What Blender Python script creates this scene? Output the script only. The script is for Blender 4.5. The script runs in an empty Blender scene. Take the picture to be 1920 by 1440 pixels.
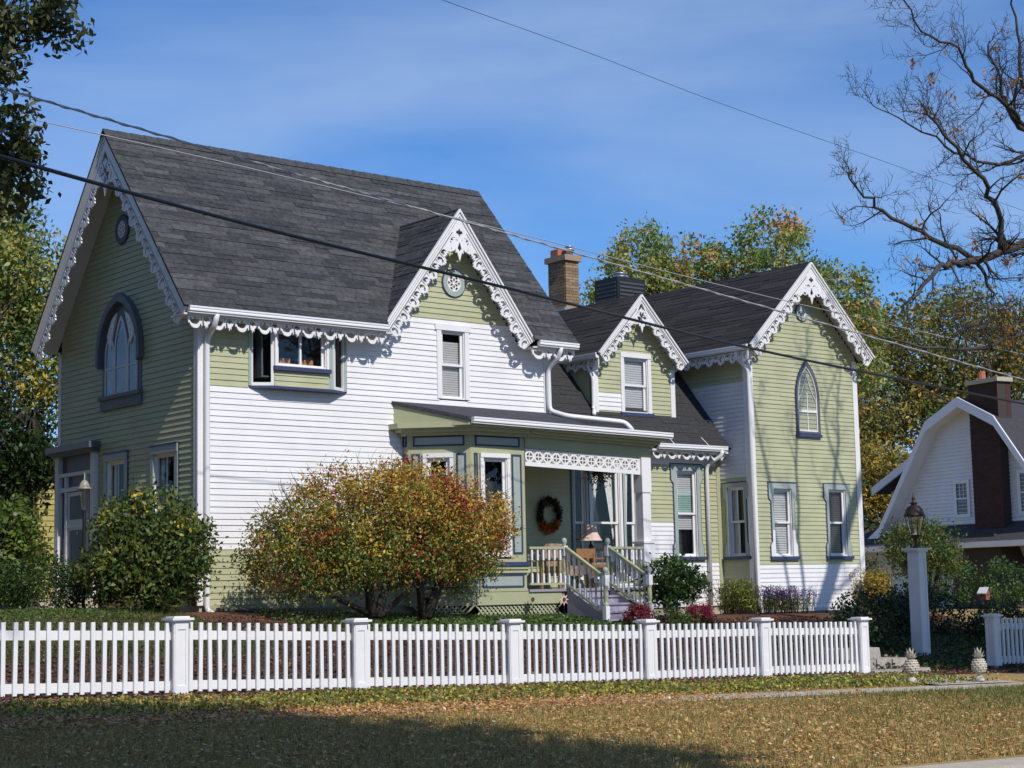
import bpy, math, random
import numpy as np
from mathutils import Vector, Matrix
from mathutils.geometry import tessellate_polygon

# ------------------------------------------------------------------ camera, sky, sun, exposure
SC = bpy.context.scene
COL = SC.collection
EYE = Vector((0.0, 0.0, 1.6))
YAW, PITCH, ROLL = math.radians(39.405), math.radians(6.910), math.radians(-1.216)
_f = Vector((math.sin(YAW)*math.cos(PITCH), math.cos(YAW)*math.cos(PITCH), math.sin(PITCH)))
_r = Vector((math.cos(YAW), -math.sin(YAW), 0)); _u = _r.cross(_f)
_r2 = _r*math.cos(ROLL)+_u*math.sin(ROLL); _u2 = -_r*math.sin(ROLL)+_u*math.cos(ROLL)
cam_d = bpy.data.cameras.new('camera'); cam = bpy.data.objects.new('camera', cam_d); COL.objects.link(cam)
cam.matrix_world = Matrix(((_r2.x, _u2.x, -_f.x, EYE.x), (_r2.y, _u2.y, -_f.y, EYE.y), (_r2.z, _u2.z, -_f.z, EYE.z), (0, 0, 0, 1)))
cam_d.sensor_width = 36; cam_d.lens = 36*3190.455/1920; cam_d.clip_end = 5000; cam_d.clip_start = .1
SC.camera = cam
SUN_TO = Vector((-.10, -1.0, .96)).normalized()
W = bpy.data.worlds.new('World'); SC.world = W; W.use_nodes = True
nt = W.node_tree; nt.nodes.clear()
wo = nt.nodes.new('ShaderNodeOutputWorld'); bg = nt.nodes.new('ShaderNodeBackground'); sky = nt.nodes.new('ShaderNodeTexSky')
sky.sky_type = 'NISHITA'; sky.sun_disc = False
sky.sun_elevation = math.asin(SUN_TO.z); sky.sun_rotation = math.atan2(SUN_TO.x, SUN_TO.y)
sky.air_density = 1.0; sky.dust_density = 0.0; sky.ozone_density = 6.0; sky.altitude = 250
bg.inputs[1].default_value = .135
tc = nt.nodes.new('ShaderNodeTexCoord'); mp = nt.nodes.new('ShaderNodeMapping'); nz = nt.nodes.new('ShaderNodeTexNoise'); rp = nt.nodes.new('ShaderNodeValToRGB'); mx = nt.nodes.new('ShaderNodeMixRGB')
mp.inputs['Rotation'].default_value = (0.12, 0.1, math.radians(-38)); mp.inputs['Scale'].default_value = (1.0, 1.0, 4.2)
nz.inputs['Scale'].default_value = 2.1; nz.inputs['Detail'].default_value = 7; nz.inputs['Roughness'].default_value = .52; nz.inputs['Distortion'].default_value = .35
rp.color_ramp.elements[0].position = .40; rp.color_ramp.elements[1].position = .70
rp.color_ramp.elements[0].color = (0, 0, 0, 1); rp.color_ramp.elements[1].color = (.46, .46, .46, 1)
mx.inputs[2].default_value = (3.8, 4.8, 6.4, 1)
L = nt.links.new
L(tc.outputs['Generated'], mp.inputs[0]); L(mp.outputs[0], nz.inputs[0]); L(nz.outputs[0], rp.inputs[0]); L(rp.outputs[0], mx.inputs[0]); tn = nt.nodes.new('ShaderNodeMixRGB'); tn.blend_type = 'MULTIPLY'; tn.inputs[0].default_value = 1; tn.inputs[2].default_value = (.535, .77, 1.0, 1); L(sky.outputs[0], tn.inputs[1]); L(tn.outputs[0], mx.inputs[1]); L(mx.outputs[0], bg.inputs[0]); L(bg.outputs[0], wo.inputs[0])
sd = bpy.data.lights.new('sun', 'SUN'); sd.energy = 4.15; sd.angle = math.radians(.53); sd.color = (1, .955, .88)
sun = bpy.data.objects.new('sun', sd); COL.objects.link(sun); sun.rotation_euler = SUN_TO.to_track_quat('Z', 'Y').to_euler(); sun.location = (0, -20, 40)
SC.view_settings.view_transform = 'Standard'; SC.view_settings.look = 'None'; SC.view_settings.exposure = 0.0; SC.view_settings.gamma = 1; SC.view_settings.use_curve_mapping = False

random.seed(7); RNG = np.random.default_rng(11)
PI = math.pi

# ------------------------------------------------------------------ materials
MATS = {}
def mat(name, col, rough=.6, noise=0, nscale=8, bump=0, bscale=40, spec=.35, metal=0, col2=None, stretch=None):
    m = bpy.data.materials.new(name); m.use_nodes = True; t = m.node_tree; b = t.nodes['Principled BSDF']
    b.inputs['Base Color'].default_value = (*col, 1); b.inputs['Roughness'].default_value = rough
    b.inputs['Specular IOR Level'].default_value = spec; b.inputs['Metallic'].default_value = metal
    if noise or bump or col2:
        g = t.nodes.new('ShaderNodeNewGeometry'); mp_ = t.nodes.new('ShaderNodeMapping')
        if stretch: mp_.inputs['Scale'].default_value = stretch
        t.links.new(g.outputs['Position'], mp_.inputs[0])
    if noise or col2:
        n = t.nodes.new('ShaderNodeTexNoise'); n.inputs['Scale'].default_value = nscale; n.inputs['Detail'].default_value = 5; n.inputs['Roughness'].default_value = .65
        t.links.new(mp_.outputs[0], n.inputs[0])
        r = t.nodes.new('ShaderNodeValToRGB'); r.color_ramp.elements[0].position = .32; r.color_ramp.elements[1].position = .68
        c2 = col2 if col2 else tuple(min(1, c*(1+noise)) for c in col)
        c1 = col if col2 else tuple(c*(1-noise) for c in col)
        r.color_ramp.elements[0].color = (*c1, 1); r.color_ramp.elements[1].color = (*c2, 1)
        t.links.new(n.outputs[0], r.inputs[0]); t.links.new(r.outputs[0], b.inputs['Base Color'])
    if bump:
        n2 = t.nodes.new('ShaderNodeTexNoise'); n2.inputs['Scale'].default_value = bscale; n2.inputs['Detail'].default_value = 4
        t.links.new(mp_.outputs[0], n2.inputs[0])
        bp = t.nodes.new('ShaderNodeBump'); bp.inputs['Strength'].default_value = bump; bp.inputs['Distance'].default_value = .02
        t.links.new(n2.outputs[0], bp.inputs['Height']); t.links.new(bp.outputs[0], b.inputs['Normal'])
    MATS[name] = m; return m
WHITE = mat('white_paint', (.74, .725, .725), .5, .045, 1.6, .12, 30)
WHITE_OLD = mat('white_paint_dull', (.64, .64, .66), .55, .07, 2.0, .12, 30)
GREEN = mat('green_paint', (.42, .425, .262), .5, .08, 1.6, .12, 30)
GREEN2 = mat('green_trim_paint', (.38, .387, .238), .5, .04, 4)
SAGE = mat('sage_paint', (.33, .38, .35), .5, .05, 4)
NAVY = mat('navy_paint', (.045, .056, .115), .45, .1, 5)
SLATE = mat('dark_slate_paint', (.115, .12, .14), .5, .1, 4)
GUTTER = mat('gutter_metal', (.74, .74, .755), .35, 0)
LILAC = mat('lilac_step_paint', (.33, .30, .375), .6, .08, 4)
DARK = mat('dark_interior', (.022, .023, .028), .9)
ROOM = mat('room_wall', (.10, .12, .14), .9)
BLIND = mat('blind_slats', (.82, .82, .80), .6)
BLINDT = mat('aqua_shade', (.42, .66, .58), .7)
CURT = mat('lace_curtain', (.70, .72, .68), .9, .12, 20)
SH = [mat('shingle_%s' % n, c, .95, .34, 11, .6, 160, .12) for n, c in zip('abcde', [(.056, .058, .061), (.068, .070, .073), (.086, .088, .090), (.047, .049, .053), (.075, .075, .075)])]
SHD = mat('dark_shingle', (.034, .033, .034), .95, .3, 30, .5, 120, .15)
SHD2 = mat('dark_shingle_worn', (.046, .044, .045), .95, .3, 30, .5, 120, .15)
PORCHROOF = mat('rolled_roofing', (.055, .055, .068), .85, .25, 12, .4, 80, .2)
BRICK = [mat('buff_brick_%s' % n, c, .9, .15, 20, .3, 60) for n, c in zip('abc', [(.27, .18, .10), (.22, .145, .085), (.32, .225, .135)])]
MORTAR = mat('mortar', (.26, .21, .155), .95, .1, 15)
CONC = mat('concrete', (.44, .39, .31), .9, .12, 6, .4, 50)
CAPSTONE = mat('chimney_cap', (.33, .24, .16), .9, .1, 8)
CLAY = mat('clay_flue', (.42, .14, .08), .85, .1, 8)
TIN = mat('galvanised_tin', (.42, .46, .50), .35, .1, 8, metal=.6)
BLACKMETAL = mat('black_metal', (.018, .018, .02), .45)
REDBRICK = [mat('dark_red_brick_%s' % n, c, .9, .2, 20) for n, c in zip('ab', [(.062, .030, .024), (.046, .024, .020)])]
REDMORTAR = mat('dark_mortar', (.055, .042, .038), .95)
NWHITE = mat('neighbour_siding', (.72, .75, .80), .55, .04, 2)
NROOF = mat('neighbour_roof', (.05, .05, .055), .95, .3, 14, .5, 60)
YELLOW = mat('yellow_siding', (.42, .37, .13), .6, .08, 2)
STONE = mat('cast_stone', (.52, .47, .38), .9, .15, 14, .5, 50)
STEPSTONE = mat('step_stone', (.34, .31, .27), .95, .2, 8, .5, 40)
IRON = mat('lantern_bronze', (.055, .035, .025), .45, metal=.4)
BARK = mat('bark', (.055, .042, .032), .95, .35, 9, .6, 25)
BARKG = mat('grey_bark', (.062, .052, .045), .95, .3, 9, .6, 25)
CABLE = mat('cable_rubber', (.015, .015, .017), .35, spec=.6)
CABLE2 = mat('cable_aluminium', (.42, .42, .43), .35, metal=.3)
WICKER = mat('oak_wood', (.27, .145, .06), .5, .2, 12)
CUSH = mat('floral_cushion', (.42, .36, .27), .9, nscale=16, col2=(.20, .08, .06))
LAMPSH = mat('lamp_shade_fabric', (.62, .46, .38), .85)
BIRDW = mat('birdhouse_wood', (.22, .09, .05), .8)
HOSE = mat('corrugated_drain', (.10, .085, .075), .7)
FLOORP = mat('porch_floor_paint', (.30, .27, .30), .6)
POTM = mat('flower_pot', (.35, .33, .30), .8)
PHOTO = mat('picture_wood', (.50, .22, .10), .6)

def glass(name, gloss, tint=(.9, .95, 1)):
    m = bpy.data.materials.new(name); m.use_nodes = True; t = m.node_tree; t.nodes.clear()
    o = t.nodes.new('ShaderNodeOutputMaterial'); mxs = t.nodes.new('ShaderNodeMixShader'); tr = t.nodes.new('ShaderNodeBsdfTransparent'); gl = t.nodes.new('ShaderNodeBsdfGlossy')
    gl.inputs['Roughness'].default_value = .02; tr.inputs[0].default_value = (*tint, 1); mxs.inputs[0].default_value = gloss
    t.links.new(tr.outputs[0], mxs.inputs[1]); t.links.new(gl.outputs[0], mxs.inputs[2]); t.links.new(mxs.outputs[0], o.inputs[0]); return m
GLASS = glass('window_glass', .03, (.96, .96, .96)); LGLASS = glass('lantern_glass', .2, (.95, .9, .8))

def leafmat(name, rough=.5, trans=.3):
    m = bpy.data.materials.new(name); m.use_nodes = True; t = m.node_tree; b = t.nodes['Principled BSDF']; o = t.nodes['Material Output']
    a = t.nodes.new('ShaderNodeAttribute'); a.attribute_name = 'Col'
    b.inputs['Roughness'].default_value = rough; b.inputs['Specular IOR Level'].default_value = .35
    tl = t.nodes.new('ShaderNodeBsdfTranslucent'); ms = t.nodes.new('ShaderNodeMixShader'); ms.inputs[0].default_value = trans
    t.links.new(a.outputs['Color'], b.inputs['Base Color']); t.links.new(a.outputs['Color'], tl.inputs[0])
    t.links.new(b.outputs[0], ms.inputs[1]); t.links.new(tl.outputs[0], ms.inputs[2]); t.links.new(ms.outputs[0], o.inputs[0]); return m
LEAF = leafmat('leaf', .45, .3); LITTER = leafmat('leaf_litter_mat', .8, .1); GRASSM = leafmat('grass_blade', .6, .3)

# ------------------------------------------------------------------ builders
def thing(name, label, cat, loc=(0, 0, 0), group=None):
    o = bpy.data.objects.new(name, None); COL.objects.link(o); o.location = loc; o['label'] = label; o['category'] = cat
    if group: o['group'] = group
    return o
def tag(o, label, cat, group=None):
    o['label'] = label; o['category'] = cat
    if group: o['group'] = group
    return o
ABS = {}
def link(name, me, m, parent=None, loc=(0, 0, 0), label=None, rot=None):
    """mesh object whose local frame sits at world position loc"""
    o = bpy.data.objects.new(name, me); COL.objects.link(o)
    if m is not None and not me.materials:
        for q_ in (m if isinstance(m, (list, tuple)) else [m]): me.materials.append(q_)
    pa = Vector((0, 0, 0))
    if parent is not None:
        o.parent = parent; pa = ABS.get(parent, Vector(parent.location))
    o.location = Vector(loc)-pa; ABS[o] = Vector(loc)
    if rot: o.rotation_euler = rot
    if label: o['label'] = label
    return o
class MB:
    def __init__(s): s.v = []; s.f = []; s.pieces = []; s.cur = 0; s.mi = []
    def add(s, vs, fs):
        s.mi += [s.cur]*len(fs); s.pieces.append((vs, fs)); b = len(s.v); s.v += [tuple(v) for v in vs]; s.f += [tuple(b+i for i in f) for f in fs]; return s
    def box(s, a, b):
        x0, y0, z0 = a; x1, y1, z1 = b
        return s.add([(x0, y0, z0), (x1, y0, z0), (x1, y1, z0), (x0, y1, z0), (x0, y0, z1), (x1, y0, z1), (x1, y1, z1), (x0, y1, z1)],
                     [(0, 3, 2, 1), (4, 5, 6, 7), (0, 1, 5, 4), (1, 2, 6, 5), (2, 3, 7, 6), (3, 0, 4, 7)])
    def fbox(s, F, u0, u1, z0, z1, d0, d1):
        P = [F(u, z, d) for d in (d0, d1) for (u, z) in ((u0, z0), (u1, z0), (u1, z1), (u0, z1))]
        return s.add(P, [(0, 1, 2, 3), (7, 6, 5, 4), (0, 4, 5, 1), (1, 5, 6, 2), (2, 6, 7, 3), (3, 7, 4, 0)])
    def prism(s, pts, frame, d0, d1, holes=(), skip=None):
        """pts 2D polygon; frame(u,v,d)->3D"""
        loops = [list(pts)]+[list(h) for h in holes]
        flat = [p for l in loops for p in l]
        tris = tessellate_polygon([[Vector((p[0], p[1], 0)) for p in l] for l in loops])
        n = len(flat); vs = [frame(p[0], p[1], d0) for p in flat]+[frame(p[0], p[1], d1) for p in flat]
        fs = [tuple(t) for t in tris]+[tuple(n+i for i in reversed(t)) for t in tris]
        k = 0
        for l in loops:
            m = len(l)
            for i in range(m):
                a, b = k+i, k+(i+1) % m
                if skip and skip(flat[a], flat[b]): continue
                fs.append((a, b, n+b, n+a))
            k += m
        return s.add(vs, fs)
    def bar(s, p, q, w, h, up=(0, 0, 1)):
        p = Vector(p); q = Vector(q); d = (q-p).normalized(); sd_ = d.cross(Vector(up)).normalized(); u = sd_.cross(d)
        V_ = [e+sd_*a*w/2+u*b*h/2 for e in (p, q) for a, b in ((-1, -1), (1, -1), (1, 1), (-1, 1))]
        return s.add(V_, [(3, 2, 1, 0), (4, 5, 6, 7), (0, 1, 5, 4), (1, 2, 6, 5), (2, 3, 7, 6), (3, 0, 4, 7)])
    def tube(s, pts, rad, n=6, cap=True):
        pts = [Vector(p) for p in pts]; m = len(pts)
        if not hasattr(rad, '__len__'): rad = [rad]*m
        ref = Vector((.31, .53, .79)); vs = []
        for i, p in enumerate(pts):
            d = (pts[min(i+1, m-1)]-pts[max(i-1, 0)]).normalized()
            a = d.cross(ref)
            if a.length < .05: a = d.cross(Vector((1, 0, 0)))
            a.normalize(); b = d.cross(a)
            for k in range(n):
                t = 2*PI*k/n; vs.append(p+(a*math.cos(t)+b*math.sin(t))*rad[i])
        fs = [(i*n+k, i*n+(k+1) % n, (i+1)*n+(k+1) % n, (i+1)*n+k) for i in range(m-1) for k in range(n)]
        if cap: fs += [tuple(range(n-1, -1, -1)), tuple((m-1)*n+k for k in range(n))]
        return s.add(vs, fs)
    def lathe(s, prof, c, n=12):
        c = Vector(c); m = len(prof)
        vs = [c+Vector((r*math.cos(2*PI*k/n), r*math.sin(2*PI*k/n), z)) for r, z in prof for k in range(n)]
        fs = [(i*n+k, i*n+(k+1) % n, (i+1)*n+(k+1) % n, (i+1)*n+k) for i in range(m-1) for k in range(n)]
        fs += [tuple(range(n-1, -1, -1)), tuple((m-1)*n+k for k in range(n))]
        return s.add(vs, fs)
    def mesh(s, name, origin=(0, 0, 0), smooth=False):
        me = bpy.data.meshes.new(name); ox, oy, oz = origin
        me.from_pydata([(v[0]-ox, v[1]-oy, v[2]-oz) for v in s.v], [], s.f); me.update()
        if smooth:
            for p in me.polygons: p.use_smooth = True
        if any(s.mi): me.polygons.foreach_set('material_index', s.mi)
        return me
    def build(s, name, m, parent=None, smooth=False, label=None, loc=(0, 0, 0)):
        return link(name, s.mesh(name, loc, smooth), m, parent, loc, label)
    def build_each(s, name, m, parent=None):
        out = []
        for vs, fs in s.pieces: out.append(MB().add(vs, fs).build(name, m, parent))
        return out[0]
def struct(o): o['kind'] = 'structure'; return o
def stuff(o): o['kind'] = 'stuff'; return o

def FR(Y): return lambda u, z, d: (u, Y-d, z)          # walls facing the street
def FL(X): return lambda u, z, d: (X-d, u, z)          # walls facing left

def quads(name, cen, a, b, cols, m, parent=None, kind=None, loc=(0, 0, 0), tri=False):
    """cloud of small leaf faces: centre +- a, +- b (numpy arrays)"""
    N = len(cen); lo = np.array(loc)
    if tri:
        v = np.stack([cen-a, cen+a, cen+b], 1).reshape(-1, 3); k = 3
    else:
        v = np.stack([cen-a, cen-.15*a+b, cen+a, cen-.15*a-b], 1).reshape(-1, 3); k = 4
    v = v-lo
    me = bpy.data.meshes.new(name); me.vertices.add(N*k); me.vertices.foreach_set('co', v.astype(np.float32).ravel())
    me.loops.add(N*k); me.loops.foreach_set('vertex_index', np.arange(N*k, dtype=np.int32))
    me.polygons.add(N); me.polygons.foreach_set('loop_start', np.arange(N, dtype=np.int32)*k)
    me.update(calc_edges=True)
    at = me.color_attributes.new('Col', 'FLOAT_COLOR', 'POINT')
    c4 = np.ones((N*k, 4), np.float32); c4[:, :3] = np.repeat(cols, k, 0); at.data.foreach_set('color', c4.ravel())
    o = link(name, me, m, parent, loc)
    if kind: o['kind'] = kind
    return o
def unit(n): v = RNG.normal(size=(n, 3)); return v/np.linalg.norm(v, axis=1)[:, None]
def leaf_axes(n, size, flat=0.0, droop=0.0, asp=.5):
    d = unit(n); d[:, 2] -= droop; d /= np.linalg.norm(d, axis=1)[:, None]
    w = unit(n); w[:, 2] *= (1-flat); b = np.cross(d, w); b /= np.linalg.norm(b, axis=1)[:, None]+1e-9
    s = size*RNG.uniform(.65, 1.35, (n, 1)); return d*s*.5, b*s*.5*asp
def blob_pts(blobs, n, clumps, cs, shell=.5, flat_bottom=None):
    """clumped points in a union of ellipsoids; returns pts and clump index"""
    vol = np.array([r[0]*r[1]*r[2] for c, r in blobs])**.75; pr = vol/vol.sum()
    bi = RNG.choice(len(blobs), clumps, p=pr)
    d = unit(clumps); rr = RNG.uniform(shell**3, 1, (clumps, 1))**(1/3)
    C = np.array([b[0] for b in blobs])[bi]; R = np.array([b[1] for b in blobs])[bi]
    cc = C+d*R*rr
    ci = RNG.integers(0, clumps, n)
    p = cc[ci]+RNG.normal(size=(n, 3))*cs
    return p, ci, cc
def pick(pal, w, idx_n, jitter=.18):
    pal = np.array(pal); i = RNG.choice(len(pal), idx_n, p=np.array(w)/sum(w))
    return pal[i]*RNG.uniform(1-jitter, 1+jitter, (idx_n, 1))

# ------------------------------------------------------------------ the ground
def z_fence(x): return .368-.02705*(np.clip(x, -20, 45)-10.47)
def z_yard(x): return np.interp(x, [-20, 12, 14.5, 17, 20, 23, 28.7, 34, 60], [1.5, 1.38, 1.33, 1.20, 1.06, 1.02, .95, .86, .45])
def zg(x, y):
    x = np.asarray(x, float); y = np.asarray(y, float)
    t = np.clip((y-19.7)/5.7, 0, 1); s = .75*t+.25*t*t*(3-2*t)
    z = (z_fence(x)-.03*np.clip(19.5-y, 0, 10.3))*(1-s)+z_yard(x)*s
    return np.where(y < 9.3, z_fence(x)-.31-.14, z)
def grid(name, xs, ys, m, dz=0.0, zfun=zg):
    X, Y = np.meshgrid(xs, ys, indexing='ij'); Z = zfun(X, Y)+dz
    v = np.stack([X, Y, Z], -1).reshape(-1, 3); ny = len(ys)
    f = [(i*ny+j, (i+1)*ny+j, (i+1)*ny+j+1, i*ny+j+1) for i in range(len(xs)-1) for j in range(ny-1)]
    me = bpy.data.meshes.new(name); me.from_pydata(v.tolist(), [], f); me.update()
    for p in me.polygons: p.use_smooth = True
    return struct(link(name, me, m))
SOIL = mat('turf_soil', (.27, .20, .07), .95, nscale=1.1, col2=(.36, .23, .09), bump=.8, bscale=30)
xs = np.concatenate([np.linspace(-600, -40, 12), np.linspace(-35, 70, 106), np.linspace(75, 900, 20)])
ys = np.concatenate([[9.3], np.linspace(9.6, 30, 69), np.linspace(31, 60, 20), np.linspace(70, 1500, 20)])
ground = grid('ground', xs, ys, SOIL)
STREET = mat('asphalt', (.05, .05, .052), .9, .2, 12, .4, 90)
grid('road', np.linspace(-300, 400, 141), np.array([-300, -40, 0., 4, 8.9]), STREET, zfun=lambda x, y: z_fence(x)-.46+0*y)
kb = MB()
for i in range(-10, 40):
    x0, x1 = i*2.0, i*2.0+1.99
    za, zb = float(z_fence(x0)), float(z_fence(x1)); h = .302
    kb.add([(x0, 8.9, za-.6), (x1, 8.9, zb-.6), (x1, 9.33, zb-.6), (x0, 9.33, za-.6), (x0, 8.92, za-h), (x1, 8.92, zb-h), (x1, 9.33, zb-h+.01), (x0, 9.33, za-h+.01)],
           [(0, 3, 2, 1), (4, 5, 6, 7), (0, 1, 5, 4), (1, 2, 6, 5), (2, 3, 7, 6), (3, 0, 4, 7)])
struct(kb.build('kerb', CONC))
sw = grid('sidewalk', np.linspace(-30, 70, 201), np.array([15.95, 16.3, 16.7]), CONC, .012)
MULCH = mat('bark_mulch', (.085, .038, .02), .95, nscale=30, col2=(.16, .07, .035), bump=.8, bscale=50)
grid('mulch_bed', np.linspace(12, 33.5, 90), np.linspace(24.4, 27.3, 14), MULCH, .012)
# path slab from the sidewalk to the stone steps
WALKM = CONC
wp = grid('path', np.linspace(22.3, 24.4, 12), np.linspace(16.7, 19.6, 8), CONC, .025)

# ------------------------------------------------------------------ THE HOUSE
house = thing('victorian_house', 'large green and white gabled house with lacy white trim and grey shingle roof', 'house', (18.7, 29, 1.3))
YH = 26.5; XL = 14.62; XR = 22.75; XT0 = 28.76; XT1 = 32.58; YM = 27.48; YD = 27.7
boards = []      # (area, builder args)
def add_board(wall, F, u0, u1, z, ex, m, slope=None):
    boards.append(((u1-u0)*ex, wall, F, u0, u1, z, ex, m))
def sub(ints, cut):
    out = []
    for a, b in ints:
        if cut[1] <= a or cut[0] >= b: out.append((a, b)); continue
        if cut[0] > a: out.append((a, cut[0]))
        if cut[1] < b: out.append((cut[1], b))
    return out
def side_wall(name, F, z0, z1, ex, extent, cuts, colour, splits=(), thick=.012):
    """backing strips with holes + clapboards. extent(z)->(ua,ub); cuts=[(u0,u1,z0,z1)]; colour(u,z)->mat; splits=u positions where colour may change"""
    mb = MB()
    zs = sorted(set([z0, z1]+[c for k in cuts for c in (k[2], k[3]) if z0 < c < z1]+list(np.linspace(z0, z1, 14))))
    for a, b in zip(zs[:-1], zs[1:]):
        m_ = (a+b)/2; e0, e1 = extent(a), extent(b)
        ints = [(max(e0[0], e1[0]), min(e0[1], e1[1]))]
        for c in cuts:
            if c[2] < m_ < c[3]: ints = sub(ints, c[:2])
        for p, q in ints:
            if q-p > .02: mb.fbox(F, p, q, a, b, -.10, 0)
    w = mb.build(name, GREEN, house)
    n = int((z1-z0)/ex+.5)
    for i in range(n):
        z = z0+i*ex; m_ = z+ex*.5; e = extent(z+ex*.75)
        if e[1]-e[0] < .06: continue
        ints = [e]
        for c in cuts:
            if c[2] < m_ < c[3]: ints = sub(ints, c[:2])
        for s in splits:
            ints = [q for p in ints for q in ([p] if not (p[0]+.03 < s < p[1]-.03) else [(p[0], s), (s, p[1])])]
        ints = [r_ for p in ints for r_ in ([p] if p[1]-p[0] < 3.2 or random.random() < .45 else (lambda c: [(p[0], c-.0015), (c+.0015, p[1])])(random.uniform(p[0]+.9, p[1]-.9)))]
        for p, q in ints:
            if q-p < .03: continue
            add_board(w, F, p, q, z, ex, colour((p+q)/2, m_))
    return w
def flush_boards():
    boards.sort(key=lambda t: -t[0]); rest = {}
    for k, (ar, w, F, u0, u1, z, ex, m) in enumerate(boards):
        t0, t1 = .021+random.uniform(-.002, .002), .004; zt = z+ex+.012
        dz = random.uniform(-.0022, .0022); P = [F(u, zz, d) for (zz, d) in ((z+dz, .001), (z+dz, t0), (zt, t1), (zt, .001)) for u in (u0, u1)]
        fs = [(0, 1, 3, 2), (2, 3, 5, 4), (4, 5, 7, 6), (0, 2, 4, 6), (1, 7, 5, 3)]
        if k < 300: MB().add(P, fs).build('clapboard', m, w)
        else: rest.setdefault((w, m), MB()).add(P, fs)
    for (w, m), mb in rest.items(): stuff(mb.build('clapboards', m, w))

def window(F, u0, u1, z0, z1, casing=.10, cm=WHITE, sash=WHITE, sill=NAVY, rail=.5, fill=None, double=False, outline=None, ears=False, head=0.0, depth=.45, lowcm=None, name='window', lab=None, back=DARK, pane_split=None, im=.25):
    """opening u0..u1 x z0..z1; casing outside it"""
    mb = MB(); c = casing; d = .038
    if ears:
        e = .055
        def half(s):
            uu = lambda a: (u0-a) if s < 0 else (u1+a)
            q = [(uu(0), z0), (uu(c+e*.7), z0), (uu(c+e*.7), z0+.24), (uu(c-.02), z0+.33), (uu(c-.02), z1-.30), (uu(c+e), z1-.22), (uu(c+e), z1+c+.02), (uu(0), z1+c+.02)]
            return q
        for s in (-1, 1): mb.prism(half(s), F, .0, d)
        mb.fbox(F, u0, u1, z1, z1+c+.02, 0, d)
        o = mb.build(name, cm, house, label=lab)
        ob = MB()
        for s in (-1, 1):
            q = half(s); g = .028
            q2 = [((u-g if s < 0 else u+g) if abs(u-(u0 if s < 0 else u1)) > .001 else u, z+(g if z > z1 else 0)) for u, z in q]
            ob.prism(q2, F, .0, d-.014)
        ob.fbox(F, u0, u1, z1+c, z1+c+.05, 0, d-.014)
        ob.build('casing_outline', outline or NAVY, o)
        if lowcm:
            lb = MB()
            for s in (-1, 1):
                uu = lambda a: (u0-a) if s < 0 else (u1+a)
                lb.prism([(uu(-.004), z0+.003), (uu(c+e*.7+.004), z0+.003), (uu(c+e*.7+.004), z0+.245), (uu(c-.02), z0+.335), (uu(c-.02), z0+.60), (uu(-.004), z0+.60)], F, d-.02, d+.004)
            lb.build_each('bare_casing', lowcm, o)
        sw_ = c+e+.02
    else:
        mb.fbox(F, u0-c, u0, z0, z1, 0, d); mb.fbox(F, u1, u1+c, z0, z1, 0, d); mb.fbox(F, u0-c-head, u1+c+head, z1, z1+c*1.1, 0, d+.01)
        o = mb.build(name, cm, house, label=lab); sw_ = c+.03
        if outline:
            ob = MB().fbox(F, u0-c-.03, u0-c, z0, z1+c*1.1+.035, 0, d-.01).fbox(F, u1+c, u1+c+.03, z0, z1+c*1.1+.035, 0, d-.01).fbox(F, u0-c-head, u1+c+head, z1+c*1.1, z1+c*1.1+.035, 0, d+.02)
            ob.build('casing_outline', outline, o)
    if sill: MB().fbox(F, u0-sw_, u1+sw_, z0-.075, z0, 0, .075).build('sill', sill, o)
    # reveal + sashes
    s = MB(); r = .055; zm = z0+(z1-z0)*rail
    s.fbox(F, u0, u0+.02, z0, z1, -.10, .012).fbox(F, u1-.02, u1, z0, z1, -.10, .012).fbox(F, u0+.02, u1-.02, z1-.02, z1, -.10, .012).fbox(F, u0+.02, u1-.02, z0, z0+.025, -.10, .012)
    a, b = u0+.02, u1-.02
    if double:     # side by side sliding sashes
        um = (a+b)/2
        for (p, q, dd) in ((a, um+.02, -.03), (um-.02, b, -.055)):
            s.fbox(F, p, p+.04, z0+.025, z1-.02, dd-.025, dd).fbox(F, q-.04, q, z0+.025, z1-.02, dd-.025, dd).fbox(F, p+.04, q-.04, z0+.025, z0+.065, dd-.025, dd).fbox(F, p+.04, q-.04, z1-.06, z1-.02, dd-.025, dd)
        panes = [(a+.04, um-.02, z0+.06, z1-.06, -.045), (um+.02, b-.04, z0+.06, z1-.06, -.07)]
    elif rail is None or rail <= 0 or rail >= 1:
        s.fbox(F, a, a+r, z0+.025, z1-.02, -.055, -.03).fbox(F, b-r, b, z0+.025, z1-.02, -.055, -.03).fbox(F, a+r, b-r, z0+.025, z0+.08, -.055, -.03).fbox(F, a+r, b-r, z1-.075, z1-.02, -.055, -.03)
        panes = [(a+r, b-r, z0+.08, z1-.075, -.045)]
    else:
        for (p, q, dd) in ((zm-.02, z1-.02, -.03), (z0+.025, zm+.02, -.058)):
            s.fbox(F, a, a+r, p, q, dd-.025, dd).fbox(F, b-r, b, p, q, dd-.025, dd).fbox(F, a+r, b-r, p, p+.045, dd-.025, dd).fbox(F, a+r, b-r, q-.045, q, dd-.025, dd)
        panes = [(a+r, b-r, zm+.025, z1-.065, -.042), (a+r, b-r, z0+.07, zm-.025, -.07)]
    if pane_split:
        for (p, q, e0, e1, dd) in panes: s.fbox(F, (p+q)/2-.013, (p+q)/2+.013, e0, e1, dd-.012, dd+.012)
    s.build('sash', sash, o)
    for (p, q, e0, e1, dd) in panes: MB().fbox(F, p-.01, q+.01, e0-.01, e1+.01, dd-.004, dd).build('pane', GLASS, o)
    rb = MB(); D = -depth
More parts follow.
